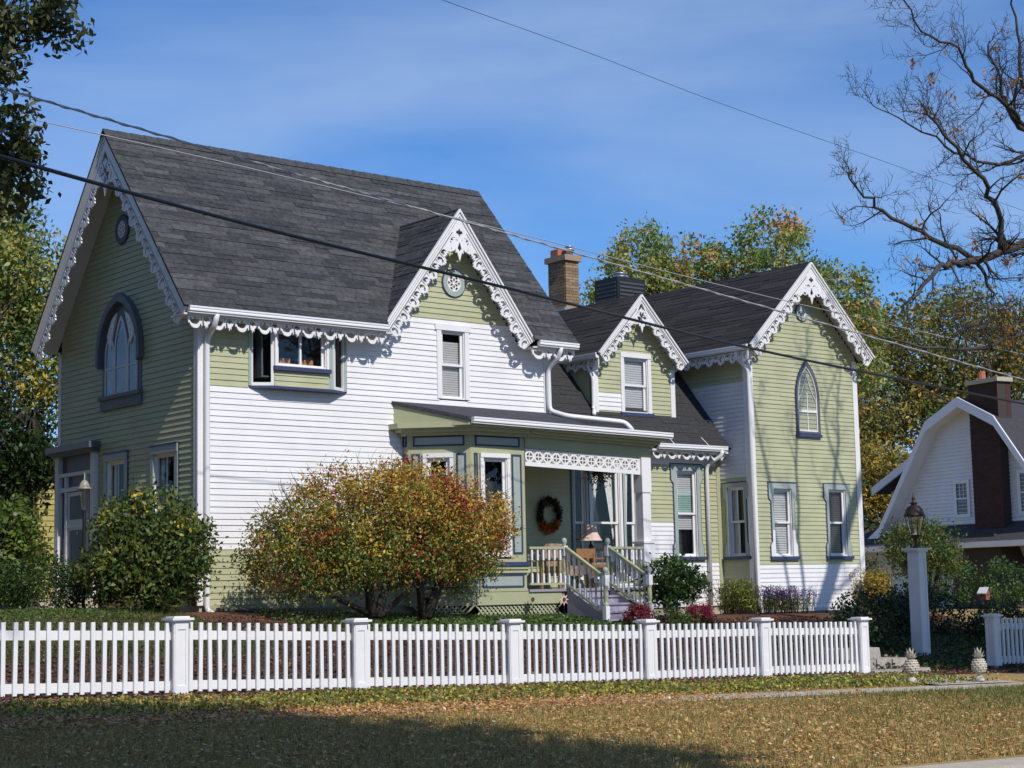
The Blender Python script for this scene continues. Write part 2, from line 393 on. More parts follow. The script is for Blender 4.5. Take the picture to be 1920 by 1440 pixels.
    rb.fbox(F, u0-im, u1+im, z0-.2, z1+.2, D-.03, D); rb.fbox(F, u0-im, u0-im+.03, z0-.2, z1+.2, D, -.11); rb.fbox(F, u1+im-.03, u1+im, z0-.2, z1+.2, D, -.11); rb.fbox(F, u0-im+.03, u1+im-.03, z1+.17, z1+.2, D, -.11); rb.fbox(F, u0-im+.03, u1+im-.03, z0-.2, z0-.17, D, -.11)
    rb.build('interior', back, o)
    for fl in (fill or []):
        k = fl[0]
        if k == 'blind':
            _, f0, f1, m, sp = fl; bb = MB(); zz = z0+(z1-z0)*f0
            while zz < z0+(z1-z0)*f1:
                bb.add([F(a+.01, zz, -.115), F(b-.01, zz, -.115), F(b-.01, zz+sp*.80, -.100), F(a+.01, zz+sp*.80, -.100)], [(0, 1, 2, 3)]); zz += sp
            bb.build('blind', m, o)
        elif k == 'shade':
            _, f0, f1, m = fl; MB().fbox(F, a+.01, b-.01, z0+(z1-z0)*f0, z0+(z1-z0)*f1, -.12, -.112).build('shade', m, o)
        elif k == 'curtain':
            _, lo, hi, m = fl
            # tied-back panel: polygon in (0..1,0..1)
            for poly in lo:
                cb = MB(); N_ = 9; rows = 10; vs = []
                for j in range(rows+1):
                    t = j/rows
                    l_ = poly(t)
                    for i in range(N_+1):
                        q = i/N_; uu = u0+(u1-u0)*(l_[0]+(l_[1]-l_[0])*q); vs.append(F(uu, z0+(z1-z0)*t, -.13+.02*math.sin(q*21+t*2)))
                cb.add(vs, [(j*(N_+1)+i, j*(N_+1)+i+1, (j+1)*(N_+1)+i+1, (j+1)*(N_+1)+i) for j in range(rows) for i in range(N_)])
                cb.build('curtain', m, o, smooth=True)
    return o
WIN_PAD = .05
def cut(u0, u1, z0, z1, c=.10): return (u0-c*.6, u1+c*.6, z0-.03, z1+c*.6)

# ---- wall extents
RISE = (10.42-6.60)/(29.22-26.02)
def ext_left(z): k = (z-6.46)/1.187; return (max(26.5, 26.0+k), min(32.1, 32.44-k))
def ext_front(z):
    if z < 4.55: return (14.80, 21.2)
    if z < 6.50: return (14.80, 22.60)
    k = (z-6.44)/1.34; return (18.34+k, 22.06-k)
# window openings (opening sizes)
W_UP = (19.97, 20.55, 5.36, 6.72)
BAYW = (15.62, 17.74, 5.36, 6.40)
def col_front(u, z):
    if z < 2.42: return GREEN
    if z > 6.97: return GREEN
    if u < 15.62 and z > 5.36: return GREEN
    return WHITE
wf = side_wall('front_wall', FR(YH), 1.45, 9.0, .1075, ext_front, [cut(*W_UP), BAYW], col_front)
LW1 = (29.28, 30.02, 1.75, 4.20); LW2 = (27.32, 28.12, 1.66, 4.20); DOORL = (30.4, 32.2, 1.7, 4.62)
wl = side_wall('left_gable_wall', FL(XL), 1.62, 10.3, .105, ext_left, [cut(*LW1), cut(*LW2), DOORL], lambda u, z: GREEN)
T1 = (29.45, 30.07, 2.24, 3.80); T2 = (31.38, 32.0, 2.24, 3.82)
def ext_tower(z):
    if z < 6.95: return (28.90, 32.44)
    k = (z-6.88)/.96; return (max(28.74, 28.42+k), min(32.58, 32.80-k))
wt = side_wall('tower_front_wall', FR(YH), 1.06, 8.95, .1, ext_tower, [cut(*T1), cut(*T2)], lambda u, z: WHITE if z < 2.08 else GREEN)
TLW = (26.72, 27.24, 2.26, 3.84)
wtl = side_wall('tower_side_wall', FL(XT0), 1.06, 6.75, .1, lambda z: (26.62, 33.0), [cut(*TLW)], lambda u, z: WHITE_OLD if 4.03 < z < 6.3 else GREEN)
MW = (27.32, 27.96, 2.27, 4.22); TRI = (24.22, 26.05, 1.78, 4.25)
def col_mid(u, z):
    if u < 24.3: return GREEN
    if u < 27.4: return WHITE if (z > 4.2 or z < 3.05) else GREEN
    return GREEN if z > 2.15 else WHITE
wm = side_wall('middle_wall', FR(YM), 1.15, 4.7, .1, lambda z: (21.0, 28.74), [cut(*MW), cut(*TRI)], col_mid)
DW = (25.99, 26.73, 5.50, 6.75)
def ext_dorm(z):
    if z < 6.55: return (25.20, 27.44)
    k = (z-6.58)/1.05; return (max(25.06, 24.95+k), min(27.56, 27.70-k))
wd = side_wall('dormer_wall', FR(YD), 5.22, 7.95, .1, ext_dorm, [cut(*DW)], lambda u, z: WHITE if (u < 25.95 and 5.52 < z < 5.93) else GREEN)
flush_boards()

# ---- closed back and far walls (plain, so the building is solid from every side)
bk = MB()
bk.box((XL+.11, 32.0, 1.2), (XR, 32.1, 6.6)); bk.box((XR-.1, YH+.0, 4.6), (XR, 32.0, 6.6)); bk.box((XR-.1, YM+.11, 1.2), (XR, 32.0, 4.6))
bk.box((XT1-.1, YH+.11, 1.0), (XT1, 36, 6.9)); bk.box((XT0+.11, 35.9, 1.0), (XT1-.1, 36, 6.9)); bk.box((XT0, 33, 1.0), (XT0+.1, 35.9, 6.9)); bk.box((XR, 32.9, 1.1), (XT0, 33.0, 8.0))
bk.prism([(26.55, 6.6), (32.05, 6.6), (29.2, 10.2)], lambda u, v, d: (XR+d, u, v), -.1, -.02)
bk.build_each('rear_wall', GREEN, house)
# dormer cheeks
MB().box((25.07, YD+.11, 5.0), (25.15, 30, 6.6)).build('dormer_cheek', GREEN, house); MB().box((27.48, YD+.11, 5.0), (27.56, 30, 6.6)).build('dormer_cheek', GREEN, house)
# foundation
fd = MB().box((XL+.03, YH+.02, .7), (21.2, YH+.3, 1.45)).box((XL+.02, YH+.3, .7), (XL+.2, 32.1, 1.62)).box((XT0+.03, YH+.03, .5), (XT1-.03, YH+.3, 1.06)).box((XT0+.03, YH+.3, .5), (XT0+.2, 33, 1.06)).box((21.2, YM+.02, .6), (28.76, YM+.25, 1.15))
fd.build_each('foundation', mat('limestone_foundation', (.40, .36, .27), .9, .2, 6), house)

# ---- corner boards
def cboard(F, u0, u1, z0, z1, d=.034, m=WHITE): return MB().fbox(F, u0, u1, z0, z1, -.02, d).build('corner_board', m, house)
cboard(FR(YH), XL-.034, 14.80, 1.45, 6.50); cboard(FL(XL), YH-.0, YH+.12, 1.62, 6.45, .03)
cboard(FR(YH), 22.60, XR+.03, 4.95, 6.50)
cboard(FR(YH), XT0-.034, 28.90, 1.06, 6.95); cboard(FL(XT0), YH, YH+.12, 1.06, 6.8, .03, WHITE)
cboard(FR(YH), 32.44, XT1+.03, 1.06, 6.95)
cboard(FL(XL), 32.1, 32.22, 1.62, 6.5, .03)
cboard(FR(YD), 25.05, 25.20, 5.12, 6.6); cboard(FR(YD), 27.44, 27.58, 5.12, 6.55)
cboard(FR(YM), 28.62, 28.745, 1.15, 4.7, .03, GREEN2)
MB().fbox(FR(YH), 14.80, 21.2, 1.36, 1.45, -.01, .05).build('water_table', GREEN2, house)
MB().fbox(FR(YH), 28.9, 32.44, .98, 1.06, -.01, .05).build('water_table', WHITE_OLD, house)

# ---- roofs
def slab(name, pts, m, th=.09, parent=house):
    pts = [Vector(p) for p in pts]; n = (pts[1]-pts[0]).cross(pts[2]-pts[0]).normalized()
    if n.z < 0: n = -n
    k = len(pts); return MB().add(pts+[p-n*th for p in pts], [tuple(range(k)), tuple(range(2*k-1, k-1, -1))]+[(i, (i+1) % k, k+(i+1) % k, k+i) for i in range(k)]).build(name, m, parent)
EV, RG = 6.62, 10.44; YE, YR = 26.0, 29.22; XA, XB = 14.07, 23.17
_sl = (RG-EV)/(YR-YE); YN = YE+(9.08-EV)/_sl
roof = slab('main_roof', [(XA, YE, EV), (18.36, YE, EV), (20.19, YN, 9.08), (20.19, YR, RG), (XA, YR, RG)], SHD, .03)
slab('main_roof_slab', [(20.192, YN, 9.08), (22.04, YE, EV), (XB, YE, EV), (XB, YR, RG), (20.192, YR, RG)], SHD, .03)
slab('rear_roof', [(XA, YR+.001, RG), (XB, YR+.001, RG), (XB, 32.44, EV), (XA, 32.44, EV)], SHD, .03)
def shingles(parent, O, U, V, width, height, expo, tmin, tmax, mats, keep=lambda u, v: True, budget=0, th=(.006, .013), split=None):
    O, U, V = Vector(O), Vector(U).normalized(), Vector(V).normalized(); N = U.cross(V).normalized()
    if N.z < 0: N = -N
    rows = int(height/expo+.999); tabs = []
    for r in range(rows):
        u = -random.uniform(0, tmax)
        while u < width:
            w = random.uniform(tmin, tmax); a, b = max(u, 0), min(u+w, width)
            for a, b in (split(a, b, r*expo+expo*.5) if split else [(a, b)]):
                if b-a > .05 and keep((a+b)/2, r*expo+expo*.5): tabs.append((b-a, a, b, r))
            u += w
    tabs.sort(key=lambda t: -t[0]); rest = {}
    for k, (w, a, b, r) in enumerate(tabs):
        m = random.choices(mats, [3, 3, 2, 2, 2][:len(mats)])[0]; t = random.choice(th)+random.uniform(0, .004)
        v0, v1 = r*expo, min((r+1)*expo+.02, height); v0 += random.uniform(-.004, .004)
        P = [O+U*uu+V*vv+N*dd for (vv, dd) in ((v0, .002), (v0, t), (v1, t*.4), (v1, .001)) for uu in (a+.002, b-.002)]
        fs = [(0, 1, 3, 2), (2, 3, 5, 4), (0, 2, 4, 6), (1, 7, 5, 3)]
        if k < budget: MB().add(P, fs).build('shingle', m, parent)
        else: rest.setdefault(m, MB()).add(P, fs)
    for m, mb in rest.items(): stuff(mb.build('shingles', m, parent))
V50 = Vector((0, YR-YE, RG-EV)); HS = V50.length
def notch(a, b, v):
    z = EV+v/HS*(RG-EV); hw = (9.12-z)*.747-.02
    if hw <= 0: return [(a, b)]
    return sub([(a, b)], (20.19-XA-hw, 20.19-XA+hw))
shingles(roof, (XA, YE, EV), (1, 0, 0), V50, XB-XA, HS, .142, .28, .95, SH, budget=300, split=notch)
rc = MB()
for i in range(32): rc.add([(XA+i*.284, YR-.13, RG-.13+.012), (XA+i*.284+.282, YR-.13, RG-.13+.008), (XA+i*.284+.282, YR, RG+.035), (XA+i*.284, YR, RG+.045), (XA+i*.284, YR+.13, RG-.12), (XA+i*.284+.282, YR+.13, RG-.12)], [(0, 1, 2, 3), (3, 2, 5, 4), (0, 3, 4)])
stuff(rc.build('ridge_shingles', SH[1], roof))
def gable_roof(name, F, uc, zt, uL, zL, uR, zR, d, back, mats, expo=.14, tmin=.5, tmax=1.1, sides=(1, 1), trunc=None):
    """pair of slopes running back from the gable front; F(u,z,d)"""
    out = []
    for sgn, (ue, ze) in ((-1, (uL, zL)), (1, (uR, zR))):
        p0, p1 = Vector(F(ue, ze, d)), Vector(F(uc, zt, d)); q1, q0 = Vector(F(uc, zt, -back)), Vector(F(ue, ze, -back))
        if sgn > 0: p1 += Vector((.001, 0, 0)); q1 += Vector((.001, 0, 0))
        o = slab(name, [p0, p1, q1, q0], SHD, .07); out.append(o)
        V = p1-p0; Uv = q0-p0
        n = (1 if sides[0 if sgn < 0 else 1] else 0)
        if n: shingles(o, p0, Uv, V, Uv.length, V.length, expo, tmin, tmax, mats, keep=trunc or (lambda u, v: True))
    return out
gable_roof('cross_gable_roof', FR(YH), 20.19, 9.12, 18.34, 6.62, 22.06, 6.62, .36, 1.95, SH[:2]+[SH[3]], trunc=lambda u, v: True)
gable_roof('tower_roof', FR(YH), 30.62, 9.16, 28.36, 7.0, 32.86, 7.0, .40, 9.6, [SHD, SHD2, SHD])
gable_roof('dormer_roof', FR(YD), 26.29, 8.17, 24.90, 6.72, 27.70, 6.72, .32, 5.3, [SHD, SHD2, SHD])
mr = slab('middle_roof', [(22.76, 27.08, 4.74), (28.74, 27.08, 4.74), (28.74, 28.95, 7.0), (22.76, 28.95, 7.0)], SHD, .07)
V2 = Vector((0, 1.87, 2.26)); shingles(mr, (22.78, 27.08, 4.74), (1, 0, 0), V2, 5.95, V2.length, .142, .45, 1.0, [SHD2, SHD2, SH[3]], keep=lambda u, v: True)
slab('middle_roof_top', [(22.76, 28.951, 7.0), (28.74, 28.951, 7.0), (28.74, 33, 7.05), (22.76, 33, 7.05)], SHD, .06)

# ---- fretwork
def arc(cx, cy, r, a0, a1, n): return [(cx+r*math.cos(math.radians(a0+(a1-a0)*i/n)), cy+r*math.sin(math.radians(a0+(a1-a0)*i/n))) for i in range(n+1)]
def comma(cx, cy, r, w, a0, a1, n=8):
    o = arc(cx, cy, r, a0, a1, n); i = [(cx+(r-w*math.sin(PI*(k/n)**.8))*math.cos(math.radians(a1+(a0-a1)*k/n)), cy+(r-w*math.sin(PI*(k/n)**.8))*math.sin(math.radians(a1+(a0-a1)*k/n))) for k in range(1, n)]
    return o+i
def eave_cell(P):
    bot = [(0, .11), (.03, .17), (.06, .15), (.10, .19), (.16, .225), (.24, .245), (.32, .25), (.40, .245), (.48, .215), (.53, .16), (.56, .175), (.585, .215), (.615, .19), (.60, .135), (.635, .105), (.67, .135), (.69, .20), (.73, .19), (.76, .255), (.79, .20), (.84, .23), (.85, .17), (.90, .16), (.94, .12), (1.0, .11)]
    outer = [(0, 0)]+[(x*P, y) for x, y in bot]+[(P, 0)]
    holes = [[(x*P, y) for x, y in [(.07, .115), (.11, .05), (.19, .09), (.24, .09), (.28, .03), (.34, .03), (.37, .09), (.42, .09), (.47, .05), (.49, .12), (.43, .165), (.33, .18), (.22, .175), (.13, .155)]],
             [(x*P, y) for x, y in [(.64, .085), (.67, .04), (.75, .025), (.84, .045), (.90, .095), (.82, .10), (.77, .14), (.71, .10)]],
             [(x*P, y) for x, y in arc(.56, .055, .04, 0, 330, 7)]]
    return outer, holes
def rake_cell(P):
    bot = [(0, .145), (.04, .20), (.10, .19), (.14, .225), (.20, .21), (.25, .25), (.33, .235), (.38, .255), (.44, .215), (.50, .225), (.55, .165), (.60, .135), (.65, .175), (.70, .145), (.76, .18), (.82, .14), (.88, .175), (.94, .13), (1, .145)]
    outer = [(0, .0)]+[(x*P, y) for x, y in bot]+[(P, .0)]
    K = lambda L_: [(x*P, y) for x, y in L_]
    holes = [K([(.13, .055), (.22, .028), (.34, .045), (.41, .10), (.37, .165), (.27, .195), (.18, .185), (.25, .155), (.30, .125), (.25, .085), (.17, .095)]), K([(.57, .03), (.70, .02), (.85, .04), (.92, .085), (.86, .12), (.81, .085), (.73, .075), (.70, .12), (.64, .12), (.60, .075)]), K([(.475, .015), (.54, .02), (.53, .10), (.495, .165), (.46, .10)]), K([(.02, .02), (.09, .025), (.06, .085), (.015, .11)])]
    return outer, holes
def fret(name, O, U, V, N, length, cellf, P0, m=WHITE, th=.028, parent=house, scale=1.0):
    O, U, V, N = Vector(O), Vector(U).normalized(), Vector(V).normalized(), Vector(N).normalized()
    n = max(1, round(length/P0)); P = length/n; mb = MB(); outer, holes = cellf(P)
    outer = [(x, y*scale) for x, y in outer]; holes = [[(x, y*scale) for x, y in h] for h in holes]
    for i in range(n):
        fr = lambda u, v, d, i=i: O+U*(u+i*P)+V*v+N*d
        mb.prism(outer, fr, 0, th, holes, skip=lambda a, b, P=P, i=i: (abs(a[0]-b[0]) < 1e-6 and ((a[0] < 1e-6 and i > 0) or (a[0] > P-1e-6 and i < n-1))))
    return mb.build(name, m, parent)
def gable_trim(F, uc, zt, uL, zL, uR, zR, d, sc=1.0, fasc=.15, soff=.0, pend=True, m=WHITE):
    for ue, ze in ((uL, zL), (uR, zR)):
        a = Vector((ue, ze)); b = Vector((uc, zt)); t = (b-a); ln = t.length; t.normalize()
        n = Vector((t.y, -t.x)); n = -n if n.y > 0 else n          # downward normal
        G = lambda s, v, dd, a=a, t=t, n=n: F(a.x+t.x*s+n.x*v, a.y+t.y*s+n.y*v, dd)
        k = n.dot(Vector((1 if ue < uc else -1, 0)))               # mitre at peak (vertical cut)
        cutl = lambda v: ln-abs(t.y and v*abs(n.x)/abs(t.x) if abs(t.x) > .01 else 0)
        def strip(v0, v1, d0, d1, over=0):
            # mitred at the vertical centre line
            s0 = (abs(uc-ue)-abs(n.x)*v0)/abs(t.x) if (n.x > 0) == (ue < uc) else (abs(uc-ue)+abs(n.x)*v0)/abs(t.x)
            s1 = (abs(uc-ue)-abs(n.x)*v1)/abs(t.x) if (n.x > 0) == (ue < uc) else (abs(uc-ue)+abs(n.x)*v1)/abs(t.x)
            return MB().prism([(-over, v0), (s0, v0), (s1, v1), (-over, v1)], G, d0, d1)
        st = strip(.0, fasc, d, d+.012); s2 = strip(-.004, .032, d+.012, d+.07); st.add(s2.v, s2.f); s3 = strip(.052, .085, d+.012, d+.045); st.add(s3.v, s3.f); s4 = strip(.105, fasc+.005, d+.012, d+.03); st.add(s4.v, s4.f)
        st.build('rake_board', m, house)
        sf = MB().prism([(0, .062), (ln-.05, .062), (ln-.05, .085), (0, .085)], G, .0, d-.001)
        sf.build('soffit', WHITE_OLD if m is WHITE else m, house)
        O = G(0, fasc-.01, d+.002); U = Vector(G(1, 0, 0))-Vector(G(0, 0, 0)); V = Vector(G(0, 1, 0))-Vector(G(0, 0, 0)); N = Vector(F(0, 0, 1))-Vector(F(0, 0, 0))
        sm = (abs(uc-ue)-abs(n.x)*(fasc+.2*sc))/abs(t.x) if (n.x > 0) == (ue < uc) else ln
        fret('bargeboard', O, U, V, N, sm-.02, rake_cell, .40*sc, m, scale=sc*1.05)
    # pierced apex plate with pendant
    sl = (zt-zL)/abs(uc-uL); h0 = zt-fasc/math.cos(math.atan(sl))+.02; H = .62*sc; w = H/sl
    G2 = lambda u, v, dd: F(uc+u, h0-v, dd)
    outer = [(0, 0), (w*.98, H), (w*.72, H*.98), (w*.62, H*1.06), (w*.45, H*.92), (w*.32, H*1.0), (w*.2, H*.92), (.10*sc, H*1.06), (.06*sc, H*1.02), (0, H*1.32)]
    outer = outer+[(-x, y) for x, y in reversed(outer[1:-1])]
    q = lambda x, y, r: arc(x, y, r, 0, 315, 7)
    holes = [[(x*sc, y*sc) for x, y in [(0, .15), (.035, .21), (.075, .20), (.08, .26), (.03, .27), (0, .34), (-.03, .27), (-.08, .26), (-.075, .20), (-.035, .21)]],
             comma(.135*sc, .44*sc, .10*sc, .06*sc, -170, 70, 10), comma(-.135*sc, .44*sc, .10*sc, .06*sc, 110, 350, 10), [(x*sc, y*sc) for x, y in [(0, .42), (.03, .50), (.05, .56), (0, .62), (-.05, .56), (-.03, .50)]],
             [(x*sc, y*sc) for x, y in [(.20, .56), (.27, .53), (.30, .60), (.23, .62)]], [(-x*sc, y*sc) for x, y in [(.20, .56), (.27, .53), (.30, .60), (.23, .62)]]]
    MB().prism(outer, G2, d+.003, d+.029, holes).build('apex_fretwork', m, house)
gable_trim(FR(YH), 20.19, 9.10, 18.34, 6.62, 22.06, 6.62, .36)
gable_trim(FR(YH), 30.62, 9.14, 28.42, 7.03, 32.80, 7.03, .40)
gable_trim(FR(YD), 26.29, 8.15, 24.95, 6.74, 27.70, 6.70, .32, .85, .13)
gable_trim(FL(XL), 29.22, 10.41, 26.02, 6.61, 32.42, 6.61, .47, 1.12, .22)
def roundel(F, u, z, r, ring=SAGE):
    o = MB().prism(arc(0, 0, r, 0, 345, 23), lambda a, b, d: F(u+a, z+b, d), .0, .05, [arc(0, 0, r*.62, 0, 345, 23)]).build('gable_medallion', ring, house)
    MB().prism(arc(0, 0, r+.025, 0, 345, 23), lambda a, b, d: F(u+a, z+b, d), .0, .032, [arc(0, 0, r*.6, 0, 345, 23)]).build('medallion_edge', NAVY, o)
    MB().prism(arc(0, 0, r*.64, 0, 345, 23), lambda a, b, d: F(u+a, z+b, d), .0, .022).build('medallion_back', DARK, o)
    ri = r*.62; hs = []
    for k in range(6):
        a = k*60+30; c, s = math.cos(math.radians(a)), math.sin(math.radians(a))
        rot = lambda x, y: (c*x-s*y, s*x+c*y)
        hs.append([rot(x*ri, y*ri) for x, y in [(.16, 0), (.35, -.15), (.55, -.10), (.70, 0), (.55, .10), (.35, .15)]])
        a2 = k*60; c2, s2 = math.cos(math.radians(a2)), math.sin(math.radians(a2)); rot2 = lambda x, y: (c2*x-s2*y, s2*x+c2*y)
        hs.append([rot2(x*ri, y*ri) for x, y in [(.52, 0), (.78, -.24), (.86, -.12), (.88, 0), (.86, .12), (.78, .24)]])
    MB().prism(arc(0, 0, ri, 0, 345, 23), lambda a, b, d: F(u+a, z+b, d), .022, .045, hs).build('rosette', WHITE, o)
roundel(FR(YH), 20.30, 7.68, .27); roundel(FR(YH), 30.70, 8.0, .20); roundel(FL(XL), 29.42, 8.62, .27, SLATE)

# ---- eaves: gutter, soffit, fascia, fret
def gutter(x0, x1, y, z, z2=None, hangers=0):
    z2 = z if z2 is None else z2
    prof = [(0, 0), (.10, .0), (.10, -.03), (.088, -.045), (.095, -.06), (.095, -.085), (.07, -.105), (.07, -.12), (0, -.12)]
    n = len(prof); vs = [(x0, y-p, z+q) for p, q in prof]+[(x1, y-p, z2+q) for p, q in prof]
    o = MB().add(vs, [(i, (i+1) % n, n+(i+1) % n, n+i) for i in range(n)]+[tuple(range(n)), tuple(range(2*n-1, n-1, -1))]).build('gutter', GUTTER, house)
    for i in range(hangers):
        x = x0+(x1-x0)*(i+.45)/hangers; MB().bar((x, y-.06, z+.005), (x-.05, y+.12, z+.20), .03, .006).build('gutter_strap', GUTTER, o)
    return o
def gutterY(y0, y1, x, z):
    prof = [(0, 0), (.10, .0), (.10, -.03), (.088, -.045), (.095, -.06), (.095, -.085), (.07, -.12), (0, -.12)]
    n = len(prof); vs = [(x-p, y0, z+q) for p, q in prof]+[(x-p, y1, z+q) for p, q in prof]
    return MB().add(vs, [(i, (i+1) % n, n+(i+1) % n, n+i) for i in range(n)]+[tuple(range(n)), tuple(range(2*n-1, n-1, -1))]).build('gutter', GUTTER, house)
gutter(14.16, 18.36, 26.06, 6.62, hangers=5); gutter(22.10, 23.16, 26.06, 6.62, hangers=2)
gutter(26.42, 28.62, 27.14, 4.78, hangers=2)
gutterY(26.1, 30.0, 28.42, 7.03); gutterY(27.38, 30.5, 24.98, 6.74)
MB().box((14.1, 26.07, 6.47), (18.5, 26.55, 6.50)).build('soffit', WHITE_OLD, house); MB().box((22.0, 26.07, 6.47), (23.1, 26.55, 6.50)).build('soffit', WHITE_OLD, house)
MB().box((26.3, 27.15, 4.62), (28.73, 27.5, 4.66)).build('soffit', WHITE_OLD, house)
fret('eave_fretwork', (14.2, 26.14, 6.50), (1, 0, 0), (0, 0, -1), (0, -1, 0), 4.2, eave_cell, .47); fret('eave_fretwork', (22.0, 26.14, 6.50), (1, 0, 0), (0, 0, -1), (0, -1, 0), 1.15, eave_cell, .47)
fret('eave_fretwork', (26.35, 27.22, 4.66), (1, 0, 0), (0, 0, -1), (0, -1, 0), 2.3, eave_cell, .46, scale=.85)
fret('eave_fretwork', (28.46, 26.16, 6.90), (0, 1, 0), (0, 0, -1), (-1, 0, 0), 2.6, rake_cell, .36)
fret('eave_fretwork', (25.02, 27.42, 6.62), (0, 1, 0), (0, 0, -1), (-1, 0, 0), 2.0, rake_cell, .33, scale=.9)
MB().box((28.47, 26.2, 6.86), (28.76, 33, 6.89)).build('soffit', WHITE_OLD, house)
def spout(pts, s=.038, m=GUTTER):
    mb = MB(); pts = [Vector(p) for p in pts]; q = [pts[0]]
    for a, b, c in zip(pts[:-2], pts[1:-1], pts[2:]):
        d1 = (a-b).normalized(); d2 = (c-b).normalized(); r = min(.12, (a-b).length*.45, (c-b).length*.45)
        for t in (0, .33, .66, 1): q.append((b+d1*r)*(1-t)**2+b*2*t*(1-t)+(b+d2*r)*t**2)
    q.append(pts[-1]); mb.tube(q, s*1.25, 8); return mb.build('downspout', m, house, smooth=True)
spout([(14.72, 26.02, 6.52), (14.72, 26.10, 6.32), (14.74, 26.41, 6.14), (14.74, 26.41, 1.36), (14.80, 26.28, 1.30)], .042)
spout([(22.70, 26.02, 6.52), (22.70, 26.10, 6.32), (22.66, 26.40, 6.12), (22.67, 26.40, 5.25), (22.75, 25.96, 5.10), (23.90, 25.45, 4.98), (23.95, 25.3, 4.80)], .042)
spout([(25.02, 27.75, 6.62), (25.02, 27.8, 6.45), (25.04, 27.66, 6.25), (25.04, 27.66, 5.50), (24.9, 27.5, 5.38)])
spout([(28.45, 27.06, 4.68), (28.42, 27.1, 4.55), (28.25, 27.40, 4.36), (28.25, 27.40, 1.16)])
spout([(28.42, 26.5, 6.92), (28.44, 26.5, 6.75), (28.70, 26.42, 6.5), (28.70, 26.42, 1.05)])

# ---- windows
XW = lambda f: f
shutter = [('blind', .05, .60, BLIND, .05)]
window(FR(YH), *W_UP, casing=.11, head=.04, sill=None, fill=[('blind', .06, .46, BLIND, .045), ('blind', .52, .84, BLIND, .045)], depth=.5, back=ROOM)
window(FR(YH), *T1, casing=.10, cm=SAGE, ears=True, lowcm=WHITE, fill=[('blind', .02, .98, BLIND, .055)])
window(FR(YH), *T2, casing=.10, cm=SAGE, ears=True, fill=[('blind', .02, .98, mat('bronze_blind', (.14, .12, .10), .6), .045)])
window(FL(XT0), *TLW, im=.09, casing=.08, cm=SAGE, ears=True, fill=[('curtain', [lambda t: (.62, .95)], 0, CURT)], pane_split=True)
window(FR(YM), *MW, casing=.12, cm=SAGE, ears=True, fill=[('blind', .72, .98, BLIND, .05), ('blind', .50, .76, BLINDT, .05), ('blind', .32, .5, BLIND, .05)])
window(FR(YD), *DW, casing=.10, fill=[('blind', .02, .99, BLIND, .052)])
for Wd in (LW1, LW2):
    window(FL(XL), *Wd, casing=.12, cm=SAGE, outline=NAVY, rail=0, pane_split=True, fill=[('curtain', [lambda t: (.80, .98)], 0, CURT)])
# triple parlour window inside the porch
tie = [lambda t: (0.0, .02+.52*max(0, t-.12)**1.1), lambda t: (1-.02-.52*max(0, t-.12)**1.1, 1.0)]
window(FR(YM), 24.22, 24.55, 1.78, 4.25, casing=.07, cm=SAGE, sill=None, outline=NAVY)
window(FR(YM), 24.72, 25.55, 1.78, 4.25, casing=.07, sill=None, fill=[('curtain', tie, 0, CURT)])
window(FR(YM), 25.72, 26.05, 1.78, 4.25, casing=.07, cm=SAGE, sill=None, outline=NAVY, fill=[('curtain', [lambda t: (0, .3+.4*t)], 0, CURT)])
# gothic windows
def lancet(w, z0, zs, zt, n=8, k=0.0):
    """pointed arch outline, centred on u=0"""
    R = []
    for i in range(n+1):
        t = i/n; R.append((w*math.cos(t*PI/2)**(.85), zs+(zt-zs)*math.sin(t*PI/2)**1.0 if False else zs+(zt-zs)*t**.92))
    R = []
    h = zt-zs; rad = (w*w+h*h)/(2*w)
    a1 = math.asin(min(1, h/rad))
    for i in range(n+1):
        a = a1*i/n; R.append((w-rad+rad*math.cos(a), zs+rad*math.sin(a)))
    R[-1] = (0, zt)
    return [(-w, z0), (w, z0)]+R+[(-x, y) for x, y in reversed(R[:-1])]
def gothic(F, u, z0, zs, zt, w, frame=SAGE, edge=NAVY, back=BLIND, label=None):
    G = lambda a, b, d: F(u+a, b, d)
    o = MB().prism(lancet(w, z0, zs, zt), G, .0, .05, [lancet(w-.075, z0+.06, zs, zt-.12)]).build('window', edge, house, label=label)
    MB().prism(lancet(w-.03, z0+.02, zs, zt-.045), G, .05, .058, [lancet(w-.08, z0+.065, zs, zt-.125)]).build('casing', frame, o)
    MB().prism(lancet(w-.07, z0+.055, zs, zt-.11), G, .012, .04, [lancet(w-.11, z0+.10, zs, zt-.17)]).build('sash', WHITE, o)
    t = MB(); wi = w-.10; zm = z0+(zs-z0)*.62
    t.fbox(F, u-wi, u+wi, zm-.03, zm+.03, .014, .044); t.fbox(F, u-.012, u+.012, z0+.1, zs+.1, .016, .034)
    h = zt-.17-zs
    for s in (-1, 1):
        for i in range(8):
            a0, a1 = i/8, (i+1)/8; f = lambda q: (s*(wi-2*wi*q*.9*(1-.25*q)) if False else s*(-wi*(1-1.55*q*(1-.35*q))), zs-.1+(h*.95)*q)
            p, q_ = f(a0), f(a1); t.bar(F(u+p[0], p[1], .026), F(u+q_[0], q_[1], .026), .016, .016, up=Vector(F(0, 0, 1))-Vector(F(0, 0, 0)))
    t.build('tracery', WHITE, o)
    MB().prism(lancet(w-.09, z0+.08, zs, zt-.14), G, .022, .026).build('pane', GLASS, o)
    MB().prism(lancet(w-.085, z0+.07, zs, zt-.13), G, .002, .008).build('backing', back, o)
    MB().fbox(F, u-w-.02, u+w+.02, z0-.07, z0, .0, .08).build('sill', edge, o)
    return o
gothic(FR(YH), 30.76, 5.10, 5.98, 6.86, .42, frame=SLATE, back=mat('painted_sky_reflection', (.36, .41, .46), .6))  # pale bluish backing paints the sky reflected in this window
